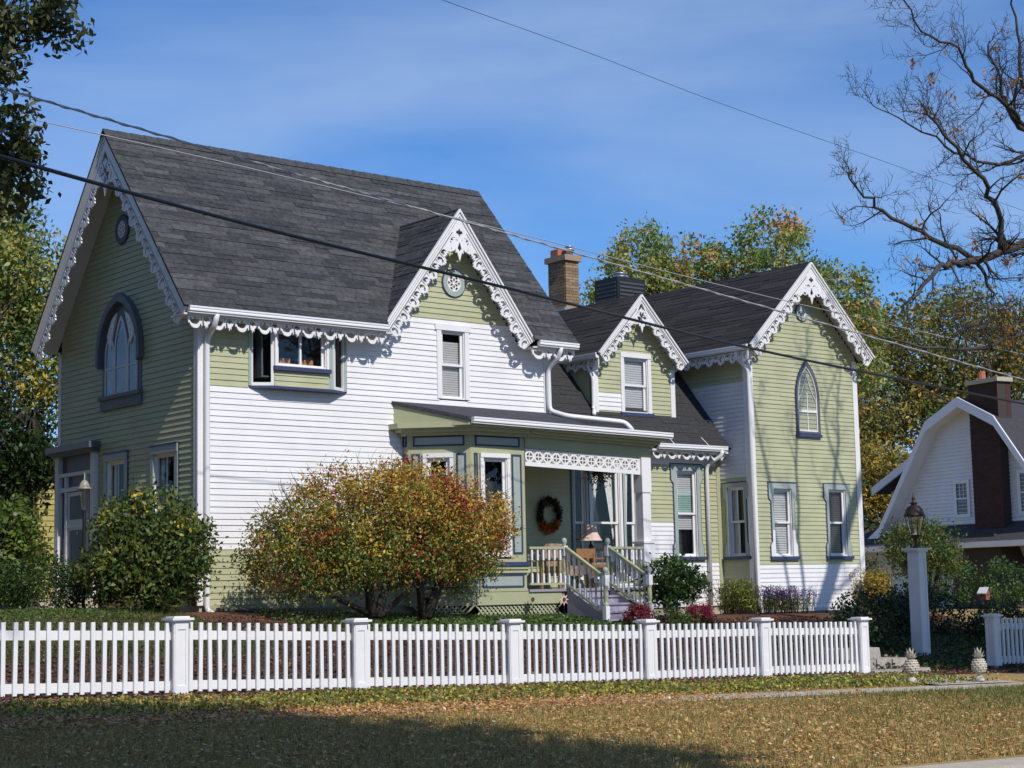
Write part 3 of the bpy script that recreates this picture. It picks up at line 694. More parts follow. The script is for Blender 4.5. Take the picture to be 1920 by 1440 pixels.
# wide gothic window on the left gable: dark hood, three lancets, pierced spandrels
Fg = FL(XL); ug, zb, zsp, zap = 29.42, 5.40, 6.45, 7.05
G = lambda a, b, d: Fg(ug+a, b, d)
gw = MB().prism(lancet(.80, zb, 6.22, 7.26), G, 0, .03).build('gothic_window', SLATE, house)
hood = [p for p in lancet(.90, 6.05, 6.22, 7.38)]; hin = [p for p in lancet(.795, 6.0, 6.22, 7.22)]
ho = hood[1:]+[hood[0]]; hi_ = hin[1:]+[hin[0]]
hm = MB(); n_ = len(ho)
hm.prism(ho+list(reversed(hi_)), G, .02, .14); hm.build('hood_mould', SLATE, gw)
for k_, (cu, w_, top_) in enumerate(((-.47, .19, 6.62), (0, .26, 6.95), (.47, .19, 6.62))):
    Gk = lambda a, b, d, cu=cu: Fg(ug+cu+a, b, d)
    MB().prism(lancet(w_, zb+.03, 6.25, top_), Gk, .03, .052, [lancet(w_-.04, zb+.08, 6.25, top_-.08)]).build('sash', WHITE_OLD, gw)
    MB().prism(lancet(w_-.035, zb+.07, 6.25, top_-.07), Gk, .031, .036).build('pane', mat('old_glass', (.10, .115, .11), .08, .4, 4, spec=.6), gw)
    MB().fbox(Fg, ug+cu-w_+.03, ug+cu+w_-.03, 5.95, 5.985, .037, .05).build('meeting_rail', WHITE_OLD, gw)
for s in (-1, 1):
    tri_ = [(s*.16, 7.02), (s*.36, 6.92), (s*.50, 6.72), (s*.56, 6.60), (s*.42, 6.36), (s*.36, 6.55), (s*.26, 6.80)]
    hs = [arc(s*x, y, .022, 0, 300, 5) for x, y in ((.30, 6.84), (.38, 6.74), (.44, 6.62), (.40, 6.54))]
    MB().prism(tri_, G, .03, .06, hs).build('spandrel', WHITE, gw)
MB().fbox(Fg, ug-.84, ug+.84, zb-.22, zb, .0, .06).build('sill_apron', SLATE, gw); MB().fbox(Fg, ug-.86, ug+.86, zb-.02, zb+.05, .0, .10).build('sill', SLATE, gw)
# canted oriel window under the main eave
def oriel():
    p, a = .20, .42; x0, x1 = 15.62, 17.74; y = YH; z0, z1 = 5.36, 6.46
    o = MB().add([(x0, y, z0-.05), (x0+a, y-p-.02, z0-.05), (x1-a, y-p-.02, z0-.05), (x1, y, z0-.05), (x0, y, z0), (x0+a, y-p-.02, z0), (x1-a, y-p-.02, z0), (x1, y, z0)],
                 [(3, 2, 1, 0), (4, 5, 6, 7), (0, 1, 5, 4), (1, 2, 6, 5), (2, 3, 7, 6), (3, 0, 4, 7)]).build('oriel_base', NAVY, house)
    MB().box((x0, y-.03, z0+.0), (x0+.06, y+.05, z1)).box((x1-.06, y-.03, z0), (x1, y+.05, z1)).build_each('oriel_side_casing', SAGE, o)
    Fo = FR(y-p)
    window(Fo, 16.10, 17.16, z0+.36, z1-.08, casing=.05, cm=WHITE, sill=NAVY, double=True, back=ROOM, depth=.7)
    mb = MB().fbox(Fo, 16.0, 16.05, z0, z1, -.05, .0).fbox(Fo, 17.21, 17.32, z0, z1, -.05, .0).fbox(Fo, 16.05, 17.21, z1-.06, z1, -.05, 0).fbox(Fo, 16.05, 17.21, z0, z0+.3, -.05, -.002)
    mb.build_each('oriel_casing', SAGE, o)
    cb = MB()
    for i in range(3):
        z = z0+i*.098; cb.add([Fo(u, zz, d) for zz, d in ((z, 0), (z, .018), (z+.1, .003), (z+.1, 0)) for u in (16.05, 17.21)], [(0, 1, 3, 2), (2, 3, 5, 4), (4, 5, 7, 6), (0, 2, 4, 6), (1, 7, 5, 3)])
    cb.build('oriel_clapboards', GREEN, o)
    for s in (-1, 1):
        q0 = Vector((x0+.06, y, 0)) if s < 0 else Vector((x1-.06, y, 0)); q1 = Vector((x0+a, y-p, 0)) if s < 0 else Vector((x1-a, y-p, 0))
        d = (q1-q0); ln = d.length; d.normalize(); nn = Vector((d.y, -d.x, 0)) if s < 0 else Vector((-d.y, d.x, 0))
        Fs = lambda u, z, dd, q0=q0, d=d, nn=nn: tuple(q0+d*u+nn*dd+Vector((0, 0, z)))
        MB().fbox(Fs, 0, .04, z0, z1, -.03, .02).fbox(Fs, ln-.05, ln, z0, z1, -.03, .02).fbox(Fs, .04, ln-.05, z0, z0+.06, -.03, .015).fbox(Fs, .04, ln-.05, z1-.06, z1, -.03, .015).build('oriel_sash', WHITE, o)
        MB().fbox(Fs, .04, ln-.05, z0+.06, z1-.06, -.012, -.006).build('pane', GLASS, o)
        MB().fbox(Fs, .0, ln, z0, z1, -.30, -.26).build('interior', DARK, o)
    MB().add([(x0, y, z1), (x0+a, y-p, z1), (x1-a, y-p, z1), (x1, y, z1), (x0, y, z1+.03), (x0+a, y-p, z1+.03), (x1-a, y-p, z1+.03), (x1, y, z1+.03)], [(3, 2, 1, 0), (4, 5, 6, 7), (0, 1, 5, 4), (1, 2, 6, 5), (2, 3, 7, 6), (3, 0, 4, 7)]).build('oriel_head', SAGE, o)
    for u0_ in (16.22, 16.72): MB().fbox(Fo, u0_, u0_+.34, z0+.38, z0+.56, -.30, -.28).build('picture_frame', PHOTO, o)
oriel()

# ---- canted bay + porch
BAY = [(19.015, 26.52), (19.015, 26.32), (19.90, 25.5), (21.22, 25.5), (21.22, 27.4)]
def faceF(p, q):
    p, q = Vector((p[0], p[1], 0)), Vector((q[0], q[1], 0)); d = (q-p).normalized(); n = Vector((d.y, -d.x, 0))
    if n.y > 0 and abs(n.x) < .9: n = -n
    return (lambda u, z, dd: tuple(p+d*u+n*dd+Vector((0, 0, z)))), (q-p).length
ZB0, ZB1, ZB2 = 1.36, 2.14, 4.62
bay = MB()
def ring(pts, z0, z1, off=0):
    P = [Vector(p) for p in pts]; out = []
    # crude offset outward
    o2 = [(P[0].x-off, P[0].y), (P[1].x-off, P[1].y-off*.4), (P[2].x-off*.42, P[2].y-off), (P[3].x, P[3].y-off), (P[4].x, P[4].y)]
    n = len(o2); return [(x, y, z0) for x, y in o2]+[(x, y, z1) for x, y in o2], [(i, i+1, n+i+1, n+i) for i in range(n-1)]+[tuple(range(n)), tuple(range(n, 2*n))]
bay = MB().add(*ring(BAY, ZB1, 2.20, .0)).add(*ring(BAY, 4.30, ZB2, .0)).build_each('bay_frieze', GREEN2, house)
MB().add(*ring(BAY, 1.33, 1.95, .0)).build('bay_plinth', GREEN2, house)
MB().add(*ring(BAY, 1.93, 2.0, .05)).add(*ring(BAY, 2.0, 2.07, .075)).add(*ring(BAY, 1.58, 1.63, .03)).build_each('bay_moulding', GREEN2, house)
MB().add(*ring(BAY, 2.07, 2.14, .11)).build('bay_sill_band', NAVY, house)
MB().add(*ring(BAY, 4.56, 4.62, .10)).add(*ring(BAY, 4.62, 4.69, .21)).add(*ring(BAY, 4.69, 4.79, .33)).build_each('bay_cornice', GREEN2, house)
F0, l0 = faceF(BAY[0], BAY[1]); F1, l1 = faceF(BAY[1], BAY[2]); F2, l2 = faceF(BAY[2], BAY[3])
F0 = lambda u, z, d: (19.015-d, 26.52-u, z)
def panel(F, u0, u1, z0, z1, m=SAGE, e=.03):
    o = MB().fbox(F, u0, u1, z0, z0+e, 0, .022).fbox(F, u0, u1, z1-e, z1, 0, .022).fbox(F, u0, u0+e, z0+e, z1-e, 0, .022).fbox(F, u1-e, u1, z0+e, z1-e, 0, .022).build('panel_moulding', NAVY, house)
    MB().fbox(F, u0+e, u1-e, z0+e, z1-e, 0, .006).build('panel', m, o); return o
for F, ln, ws in ((F1, l1, (.36, .80)), (F2, l2, (.28, .86))):
    a, b = ws; zb, zt = 2.20, 4.30
    MB().fbox(F, 0.0, a-.08, zb, zt, -.08, 0).fbox(F, b+.08, ln, zb, zt, -.08, 0).fbox(F, a-.08, b+.08, 4.22, zt, -.08, 0).build('bay_wall', GREEN2, house)
    panel(F, .07, a-.13, 2.30, 4.22); panel(F, b+.13, ln-.09, 2.30, 4.22)
    panel(F, .10, ln-.12, 4.36, 4.56)
    panel(F, .22, ln-.08, 1.66, 1.91) if F is F2 else panel(F, .12, ln-.2, 1.66, 1.91)
    window(F, a, b, 2.24, 4.14, casing=.075, cm=WHITE, sill=None, rail=0, depth=.38)
MB().fbox(F0, 0, l0+.02, 2.20, 4.30, -.08, 0).build('bay_wall', GREEN2, house); panel(F0, .06, l0-.03, 2.30, 4.22); panel(F0, .06, l0-.03, 4.36, 4.56)
MB().box((21.14, 25.58, 1.6), (21.215, 27.4, 4.5)).build('bay_wall', GREEN2, house)
# porch roof, fascia, gutter
pr = MB().add([(18.75, 26.50, 5.25), (19.60, 25.14, 4.865), (22.78, 25.14, 4.80), (22.78, 26.50, 5.215), (24.88, 25.14, 4.765), (24.70, 27.68, 5.18), (22.78, 27.70, 5.2),
              (18.75, 26.50, 5.19), (19.60, 25.14, 4.80), (22.78, 25.14, 4.74), (22.78, 26.5, 5.15), (24.88, 25.14, 4.70), (24.70, 27.68, 5.12), (22.78, 27.70, 5.14)],
             [(0, 1, 2, 3), (3, 2, 4, 5, 6), (10, 9, 8, 7), (13, 12, 11, 9, 10), (0, 7, 8, 1), (1, 8, 9, 2), (2, 9, 11, 4), (4, 11, 12, 5), (5, 12, 13, 6)]).build('porch_roof', PORCHROOF, house)
MB().add([(18.80, 26.5, 5.18), (19.62, 25.18, 4.80), (19.62, 25.18, 4.72), (18.80, 26.5, 4.72), (18.86, 26.5, 5.18), (19.68, 25.18, 4.80), (19.68, 25.18, 4.72), (18.86, 26.5, 4.72)],
         [(0, 1, 2, 3), (7, 6, 5, 4), (0, 4, 5, 1), (1, 5, 6, 2), (2, 6, 7, 3), (3, 7, 4, 0)]).build('porch_roof_cheek', GREEN2, house)
gutter(19.64, 24.88, 25.14, 4.86, 4.765)
def sbox(name, x0, x1, y0, y1, zl, zr, h, m):      # beam whose ends sit at different heights (the porch droops to the right)
    return MB().add([(x0, y0, zl-h), (x1, y0, zr-h), (x1, y1, zr-h), (x0, y1, zl-h), (x0, y0, zl), (x1, y0, zr), (x1, y1, zr), (x0, y1, zl)], [(0, 3, 2, 1), (4, 5, 6, 7), (0, 1, 5, 4), (1, 2, 6, 5), (2, 3, 7, 6), (3, 0, 4, 7)]).build(name, m, house)
sbox('porch_cornice', 21.225, 24.80, 25.165, 25.42, 4.73, 4.64, .05, GREEN2); sbox('porch_cornice', 21.225, 24.72, 25.28, 25.44, 4.678, 4.588, .05, GREEN2); sbox('porch_cornice', 21.225, 24.66, 25.38, 25.47, 4.626, 4.536, .05, GREEN2)
sbox('porch_fascia', 21.225, 24.84, 25.155, 25.20, 4.79, 4.70, .11, GREEN2)
sbox('porch_beam', 21.225, 24.62, 25.47, 25.60, 4.63, 4.53, .27, GREEN2)
MB().box((21.2, 25.6, 4.33), (24.7, 27.45, 4.36)).build('porch_ceiling', GREEN2, house)
sbox('porch_ceiling_edge', 24.55, 24.68, 25.61, 27.45, 4.53, 4.53, .2, GREEN2)
# pierced circle frieze
def frieze():
    x0, x1, zl, zr, h = 21.24, 24.33, 4.35, 4.255, .34; n = 13; w = (x1-.07-x0)/n; mb = MB()
    for i in range(n):
        cx = w/2; cy = h*.5; r = min(w, h*.8)*.485
        zt = lambda u: 0
        fr = lambda u, v, d, i=i: (x0+i*w+u, 25.53-d, zl+(zr-zl)*(i*w+u)/(x1-x0)-v)
        outer = [(0, 0), (w, 0), (w, h), (0, h)]
        rr = r*.70; holes = []; cy = .15
        for k in range(4):
            a = k*90; g = .011
            q = [(cx+rr*math.cos(math.radians(a+t)), cy+rr*math.sin(math.radians(a+t))) for t in (9, 30, 60, 81)]
            c0 = (cx+.016*math.cos(math.radians(a+45)), cy+.016*math.sin(math.radians(a+45))); holes.append([c0]+q)
        R_ = r+.004
        for sx in (-1, 1):
            for sy in (-1, 1):
                q = [(cx+sx*R_*math.cos(math.radians(t)), cy+sy*R_*math.sin(math.radians(t))) for t in (20, 35, 50, 65)]
                holes.append([(cx+sx*(w/2-.005), cy+sy*R_*.40)]+q+[(cx+sx*(w/2-.005), cy+sy*R_*.93)])
        mb.prism(outer, fr, 0, .03, holes, skip=lambda a, b: abs(a[0]-b[0]) < 1e-6 and (a[0] < 1e-6 or a[0] > w-1e-6))
    mb.fbox(FR(25.53), x1-.07, x1, zr-h, zr, 0, .03)
    return mb.build('porch_frieze', WHITE, house)
frieze()
# right porch post
pp = MB().box((24.34, 25.46, 1.62), (24.56, 25.68, 4.27)).build('porch_post', WHITE, house)
MB().box((24.30, 25.42, 1.62), (24.60, 25.72, 2.50)).build('post_base', WHITE, pp); MB().box((24.32, 25.44, 3.55), (24.58, 25.70, 4.265)).build('post_head', WHITE, pp); MB().box((24.28, 25.40, 2.50), (24.62, 25.74, 2.545)).build('post_moulding', WHITE, pp)
MB().box((24.61, 25.6, 1.3), (24.70, 25.72, 4.5)).build('porch_pilaster', WHITE, house)
# floor, skirts, lattice, steps
for i in range(14): MB().box((21.22, 25.42+i*.146, 1.56), (24.66, 25.42+i*.146+.143, 1.61)).build('floor_board', FLOORP, house)
MB().box((21.22, 25.47, 1.36), (22.10, 25.56, 1.56)).box((23.40, 25.47, 1.36), (24.66, 25.56, 1.56)).build_each('porch_skirt', GREEN2, house)
MB().box((19.96, 25.455, 1.33), (22.06, 25.495, 1.57)).build('bay_skirt', GREEN2, house)
lt = MB()
for i in range(-3, 26):
    for s in (1, -1):
        xa = 19.92+i*.10; za, zb = 1.06, 1.33
        xa2 = xa+s*(zb-za)
        if 19.9 < xa < 22.15 and 19.9 < xa2 < 22.15: lt.bar((xa, 25.50+.008*s, za), (xa2, 25.50+.008*s, zb), .035, .008, up=(0, 1, 0))
lt.build('lattice', GREEN2, house)
lt2 = MB()
d1 = (Vector((19.9, 25.5, 0))-Vector((19.015, 26.32, 0))).normalized()
for i in range(11):
    for s in (1, -1):
        c = Vector((19.03, 26.30, 1.06))+d1*(.02+i*.10+(0 if s > 0 else .1)); e = c+d1*(.27*s)+Vector((0, 0, .27))
        if 0 < (e-Vector((19.03, 26.30, 1.3))).dot(d1) < 1.2: lt2.bar(c, e, .008, .035)
lt2.build('lattice', GREEN2, house)
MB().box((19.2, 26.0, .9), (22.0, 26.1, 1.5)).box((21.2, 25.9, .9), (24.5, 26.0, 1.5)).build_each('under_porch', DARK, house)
SX0, SX1 = 22.20, 23.32
for i in range(4):
    zt = 1.61-(i+1)*.15; y1 = 25.44-i*.28
    t = MB().box((SX0, y1-.30, zt-.035), (SX1, y1+.01, zt)).build('step_tread', LILAC, house)
    MB().box((SX0+.01, y1+.012, zt), (SX1-.01, y1+.03, zt+.115)).build('riser', LILAC, t)
MB().prism([(25.42, 1.60), (25.42, .95), (24.22, .95), (24.22, 1.01)], lambda u, v, d: (SX0-.03+d, u, v), 0, .03).build('stringer', LILAC, house); MB().prism([(25.42, 1.60), (25.42, .95), (24.22, .95), (24.22, 1.01)], lambda u, v, d: (SX1+d, u, v), 0, .03).build('stringer', LILAC, house)
def newel(x, y, z0, z1):
    mb = MB().box((x-.05, y-.05, z0), (x+.05, y+.05, z0+.26)).box((x-.05, y-.05, z1-.30), (x+.05, y+.05, z1-.10)); mb.cur = 1
    mb.lathe([(.05, z0+.255), (.05, z0+.30), (.035, z0+.33), (.048, z0+.45), (.04, z1-.36), (.05, z1-.32), (.05, z1-.295)], (x, y, 0), 10)
    o = mb.build('newel_post', [WHITE, GREEN2], house)
    MB().lathe([(.045, z1-.10), (.03, z1-.075), (.055, z1-.04), (.058, z1-.0), (.04, z1+.045), (.005, z1+.06)], (x, y, 0), 12).build('finial', SAGE, o, smooth=True); return o
def baluster_run(p, q, n, rail_h=.80, slope=0):
    p, q = Vector(p), Vector(q)
    rl = MB().bar(p+Vector((0, 0, rail_h)), q+Vector((0, 0, rail_h)), .075, .045).bar(p+Vector((0, 0, .10)), q+Vector((0, 0, .10)), .06, .04).build_each('handrail', GREEN2, house)
    for i in range(n):
        c = p.lerp(q, (i+.5)/n); z = c.z
        b = MB().box((c.x-.021, c.y-.021, z+.12), (c.x+.021, c.y+.021, z+.30)).box((c.x-.021, c.y-.021, z+rail_h-.24), (c.x+.021, c.y+.021, z+rail_h-.022)); b.cur = 1
        b.lathe([(.021, z+.295), (.012, z+.32), (.02, z+.36), (.018, z+rail_h-.30), (.012, z+rail_h-.27), (.021, z+rail_h-.235)], (c.x, c.y, 0), 8); b.build('baluster', [WHITE, GREEN2], rl)
newel(22.18, 25.48, 1.61, 2.55); newel(23.34, 25.48, 1.61, 2.55); newel(22.18, 24.30, 1.0, 1.95); newel(23.34, 24.30, 1.0, 1.95)
baluster_run((21.26, 25.48, 1.61), (22.13, 25.48, 1.61), 6); baluster_run((23.39, 25.48, 1.61), (24.32, 25.48, 1.61), 7)
baluster_run((22.18, 25.43, 1.61), (22.18, 24.35, 1.02), 7); baluster_run((23.34, 25.43, 1.61), (23.34, 24.35, 1.02), 7)
baluster_run((24.5, 25.75, 1.61), (24.5, 27.4, 1.61), 9)

# ---- left side entrance (door surround with cornice)
Fd = FL(XL)
ds = MB().fbox(Fd, 30.42, 30.58, 1.65, 4.45, 0, .10).fbox(Fd, 32.02, 32.18, 1.65, 4.45, 0, .10).fbox(Fd, 30.58, 32.02, 3.72, 3.80, 0, .08).fbox(Fd, 30.58, 32.02, 4.02, 4.09, 0, .08).fbox(Fd, 30.82, 30.90, 1.65, 3.72, 0, .07).fbox(Fd, 31.70, 31.78, 1.65, 3.72, 0, .07).fbox(Fd, 30.80, 30.87, 3.8, 4.02, 0, .07).fbox(Fd, 31.72, 31.79, 3.8, 4.02, 0, .07).fbox(Fd, 30.90, 31.70, 3.0, 3.06, 0, .06).build('door_surround', WHITE_OLD, house)
MB().fbox(Fd, 30.36, 32.24, 4.42, 4.48, 0, .16).fbox(Fd, 30.30, 32.30, 4.50, 4.62, 0, .26).fbox(Fd, 30.33, 32.27, 4.46, 4.52, 0, .20).build('door_cornice', SLATE, ds)
MB().fbox(Fd, 30.58, 32.02, 1.65, 4.45, -.09, .005).build('door_backing', SLATE, ds)
MB().fbox(Fd, 30.92, 31.68, 1.65, 3.70, .006, .045).build('door', WHITE_OLD, ds); MB().fbox(Fd, 31.02, 31.58, 3.16, 3.62, .046, .05).build('transom_pane', BLACKMETAL, ds); MB().fbox(Fd, 31.02, 31.58, 1.9, 2.95, .046, .05).build('door_glass', BLACKMETAL, ds)
MB().box((13.4, 30.3, .9), (14.6, 32.3, 1.62)).build('side_stoop', CONC, house)

# ---- roof furniture
def chimney(par):
    x0, x1, y0, y1, z0, z1 = 27.16, 27.60, 30.9, 31.56, 6.5, 9.62
    o = MB().box((x0+.012, y0+.012, z0), (x1-.012, y1-.012, z1)).build('brick_chimney', MORTAR, par)
    bh = .072; r = 0; z = 8.0; cnt = 0; rest = MB()
    while z < z1-.02:
        for face in (0, 1):
            ln = (x1-x0) if face == 0 else (y1-y0); n = 2 if face == 0 else 3; w = ln/n; sh_ = (r % 2)*w/2
            u = -sh_
            while u < ln-.01:
                a, b = max(0, u)+.006, min(ln, u+w)-.006
                if b-a > .03:
                    m = random.choice(BRICK)
                    bx = ((x0+a, y0-.0, z+.006), (x0+b, y0+.05, z+bh-.004)) if face == 0 else ((x0-.0, y0+a, z+.006), (x0+.05, y0+b, z+bh-.004))
                    if face == 1 and a < .06: bx = ((x0, y0+.051, z+.006), (x0+.05, y0+b, z+bh-.004)) if b > .08 else None
                    if bx: MB().box(*bx).build('brick', m, o)
                u += w
        z += bh; r += 1
    MB().box((x0-.06, y0-.06, z1), (x1+.06, y1+.06, z1+.14)).build('chimney_cap', CAPSTONE, o)
    MB().box((x0+.06, y0+.34, z1+.14), (x0+.34, y0+.62, z1+.34)).build('clay_flue', CLAY, o)
    MB().lathe([(.09, z1+.14), (.09, z1+.28), (.13, z1+.29), (.13, z1+.33), (.08, z1+.34), (.08, z1+.37), (.13, z1+.38), (.02, z1+.43)], (x1-.16, y0+.16, 0), 12).build('metal_flue', TIN, o, smooth=True)
    MB().box((x0-.14, y0-.10, 8.15), (x1+.1, y0+.0, 8.42)).box((x0-.14, y0, 8.15), (x0, y1, 8.4)).build_each('chimney_flashing', TIN, o)
chimney(house)
vb = MB().box((28.98, 31.0, 7.5), (29.95, 31.85, 9.42)).build('black_chimney_box', BLACKMETAL, house)
lv = MB()
for i in range(9): lv.box((28.965, 31.06, 8.45+i*.1), (28.98, 31.79, 8.50+i*.1)); lv.box((29.05, 30.985, 8.45+i*.1), (29.88, 31.0, 8.50+i*.1))
lv.build('louvre', mat('grey_metal', (.07, .07, .075), .5), vb)
MB().lathe([(.15, 9.42), (.15, 9.48), (.2, 9.49), (.2, 9.51), (.15, 9.52), (.15, 9.56), (.2, 9.57), (.2, 9.59), (.05, 9.63)], (29.45, 31.4, 0), 14).build('vent_cap', TIN, vb, smooth=True)

# ------------------------------------------------------------------ porch things
def wreath():
    c = Vector((23.44, 27.40, 3.17)); n = 1900; t = RNG.uniform(0, 2*PI, n); R = .275+RNG.normal(0, .035, n)
    p = np.stack([c.x+R*np.cos(t)*.95, c.y-np.abs(RNG.normal(0, .035, n)), c.z+R*np.sin(t)*1.12], 1)
    cols = pick([(.035, .028, .018), (.06, .045, .02), (.03, .035, .015)], [4, 3, 2], n)
    low = (np.sin(t) < -.45) & (RNG.uniform(size=n) < .75); cols[low] = pick([(.50, .16, .03), (.42, .10, .03), (.55, .28, .06)], [3, 2, 1], int(low.sum()))
    a, b = leaf_axes(n, .07); a[low] *= 1.4; b[low] *= 1.5
    o = thing('wreath', 'dark autumn wreath with orange leaves hanging on porch wall', 'wreath', tuple(c))
    quads('foliage', p, a, b, cols, LEAF, o, loc=tuple(c)); 
    MB().tube([(c.x+.275*.95*math.cos(k*PI/10), c.y-.01, c.z+.275*1.12*math.sin(k*PI/10)) for k in range(21)], .03, 6).build('ring', BARK, o)
wreath()
def hanging_basket():
    c = Vector((23.6, 25.95, 4.02)); o = thing('hanging_basket', 'dried hanging basket under porch ceiling above the wreath', 'plant basket', tuple(c)); n = 500
    p = np.array(c)+RNG.normal(size=(n, 3))*np.array([.13, .13, .12]); p[:, 2] -= np.abs(RNG.normal(size=n))*.1
    a, b = leaf_axes(n, .09, droop=.4, asp=.3); quads('foliage', p, a, b, pick([(.10, .07, .03), (.05, .05, .02), (.16, .09, .04)], [2, 2, 1], n), LEAF, o, loc=tuple(c))
    MB().tube([(c.x, c.y, c.z), (c.x, c.y, 4.33)], .006, 4).build('wire', BLACKMETAL, o); MB().lathe([(.05, c.z-.12), (.12, c.z-.02), (.13, c.z+.02)], (c.x, c.y, 0), 10).build('basket', BARK, o)
hanging_basket()
def armchair():
    x, y, z = 23.10, 26.55, 1.61; o = thing('armchair', 'cushioned wooden armchair with floral fabric behind porch railing', 'chair', (x, y, z))
    MB().box((x-.36, y-.30, z+.26), (x+.30, y+.30, z+.46)).build('seat_cushion', CUSH, o)
    MB().prism([(-.36, .42), (.30, .42), (.32, .80), (.15, .92), (-.2, .93), (-.38, .80)], lambda u, v, d: (x+u, y+.16+d, z+v), 0, .16).build('back_cushion', CUSH, o)
    for s in (-.42, .32):
        MB().box((x+s, y-.34, z+.56), (x+s+.07, y+.3, z+.62)).build('arm', WICKER, o)
        for yy in (-.33, .24): MB().box((x+s, y+yy, z), (x+s+.06, y+yy+.06, z+.56)).build('leg', WICKER, o)
armchair()
def side_chair():
    x, y, z = 23.75, 26.4, 1.61; o = thing('wooden_chair', 'orange brown wooden chair beside the lamp table on porch', 'chair', (x, y, z))
    MB().box((x-.24, y-.24, z+.42), (x+.24, y+.22, z+.47)).build('seat', WICKER, o); MB().box((x-.20, y-.20, z+.471), (x+.20, y+.18, z+.52)).build('cushion', CUSH, o)
    MB().prism([(-.25, .62), (.25, .62), (.27, .82), (-.27, .82)], lambda u, v, d: (x+u, y+.20+d, z+v), 0, .03).build('backrest', WICKER, o)
    for sx in (-.24, .19):
        MB().box((x+sx, y-.24, z), (x+sx+.05, y-.19, z+.42)).build('leg', WICKER, o); MB().box((x+sx, y+.18, z), (x+sx+.05, y+.23, z+.70)).build('leg', WICKER, o)
side_chair()
def table_lamp():
    x, y, z = 24.12, 26.85, 1.61; t = thing('porch_table', 'small round wooden table carrying the lamp on porch', 'table', (x, y, z))
    MB().lathe([(.28, .60), (.28, .63)], (x, y, z), 16).build('tabletop', WICKER, t); MB().lathe([(.14, 0), (.04, .06), (.035, .6)], (x, y, z), 10).build('pedestal', WICKER, t)
    o = thing('table_lamp', 'table lamp with flared pink beige shade behind porch railing', 'lamp', (x, y, z+.63))
    MB().lathe([(.09, 0), (.09, .02), (.03, .05), (.06, .16), (.05, .26), (.015, .32), (.012, .44)], (x, y, z+.63), 12).build('lamp_base', IRON, o, smooth=True)
    sh_ = MB(); prof = [(.25, .36), (.20, .44), (.155, .55), (.125, .70)]; vs = [(x+r*math.cos(k*PI/4+.3), y+r*math.sin(k*PI/4+.3), z+.63+h) for r, h in prof for k in range(8)]
    sh_.add(vs, [(i*8+k, i*8+(k+1) % 8, (i+1)*8+(k+1) % 8, (i+1)*8+k) for i in range(3) for k in range(8)]).build('lamp_shade', LAMPSH, o)
table_lamp()
def wall_shelf():
    o = MB().box((21.5, 26.9, 2.50), (21.95, 27.2, 2.56)).box((21.52, 26.95, 2.30), (21.9, 27.15, 2.50)).build('wall_mailbox', WHITE_OLD); tag(o, 'small white box bracket inside the porch left of the wreath', 'mailbox')
wall_shelf()
for i, (x, lab) in enumerate(((21.18, 'metal sunflower stake leaning against green porch skirt, the larger one'), (21.98, 'pinkish metal flower stake against porch skirt near the steps'))):
    c = Vector((x, 25.30, 1.42-.02*i)); o = thing('flower_ornament', lab, 'garden stake', (x, 25.30, 1.05), 'metal flower stakes by the porch')
    pts = []
    for k in range(16): r = .13 if k % 2 == 0 else .06; pts.append((r*math.cos(k*PI/8), r*math.sin(k*PI/8)))
    MB().prism(pts, lambda u, v, d: (c.x+u, c.y-d, c.z+v), 0, .006).build('petals', GREEN2 if i == 0 else LAMPSH, o); MB().prism(arc(0, 0, .04, 0, 320, 8), lambda u, v, d: (c.x+u, c.y-d, c.z+v), .007, .02).build('flower_centre', mat('ornament_brown', (.10, .035, .03), .7) if i == 0 else MATS['ornament_brown'], o)
    MB().tube([(c.x, c.y+.005, c.z), (c.x+.02, c.y+.01, 1.05)], .006, 5).build('stem', BLACKMETAL, o)

# ------------------------------------------------------------------ picket fences
FPX = [7.72, 10.47, 13.19, 15.90, 18.64, 21.27, 23.81]; FPZ = [.452, .368, .270, .187, .111, .066, .009]; YF = 19.5
def post(par, x, z):
    o = MB().box((x-.095, YF-.095, z+.02), (x+.095, YF+.095, z+.92)).build('post', WHITE, par, loc=(x, YF, z))
    MB().box((x-.115, YF-.115, z+.92), (x+.115, YF+.115, z+.945)).box((x-.15, YF-.15, z+.945), (x+.15, YF+.15, z+.975)).box((x-.11, YF-.11, z+.975), (x+.11, YF+.11, z+.995)).build('cap', WHITE, o)
    e = .012
    for (F, c) in ((FR(YF-.095), x), (FL(x-.095), YF)):
        MB().fbox(F, c-.0945, c-.055, z+.025, z+.915, 0, e).fbox(F, c+.055, c+.0945, z+.025, z+.915, 0, e).fbox(F, c-.055, c+.055, z+.025, z+.13, 0, e).fbox(F, c-.055, c+.055, z+.83, z+.915, 0, e).build('panel_frame', WHITE, o)
    MB().box((x-.05, YF-.05, z-.12), (x+.05, YF+.05, z+.02)).build('post_foot', STEPSTONE, o)
    return o
def picket_run(par, xa, za, xb, zb, n):
    for h in (.70, .075):
        MB().add([(xa, YF+.002, za+h), (xb, YF+.002, zb+h), (xb, YF+.04, zb+h), (xa, YF+.04, za+h), (xa, YF+.002, za+h+.115), (xb, YF+.002, zb+h+.115), (xb, YF+.04, zb+h+.115), (xa, YF+.04, za+h+.115)],
                 [(0, 3, 2, 1), (4, 5, 6, 7), (0, 1, 5, 4), (1, 2, 6, 5), (2, 3, 7, 6), (3, 0, 4, 7)]).build('rail', WHITE, par)
    for i in range(n):
        t = (i+.5)/n; x = xa+(xb-xa)*t; z = za+(zb-za)*t
        link('picket', PICK, WHITE, par, (x+random.uniform(-.004, .004), YF, z+.05+random.uniform(-.006, .006)), rot=(random.uniform(-.006, .006), random.uniform(-.012, .012), 0))
PICK = MB().box((-.026, -.036, 0), (.026, .0, .865)).mesh('picket')
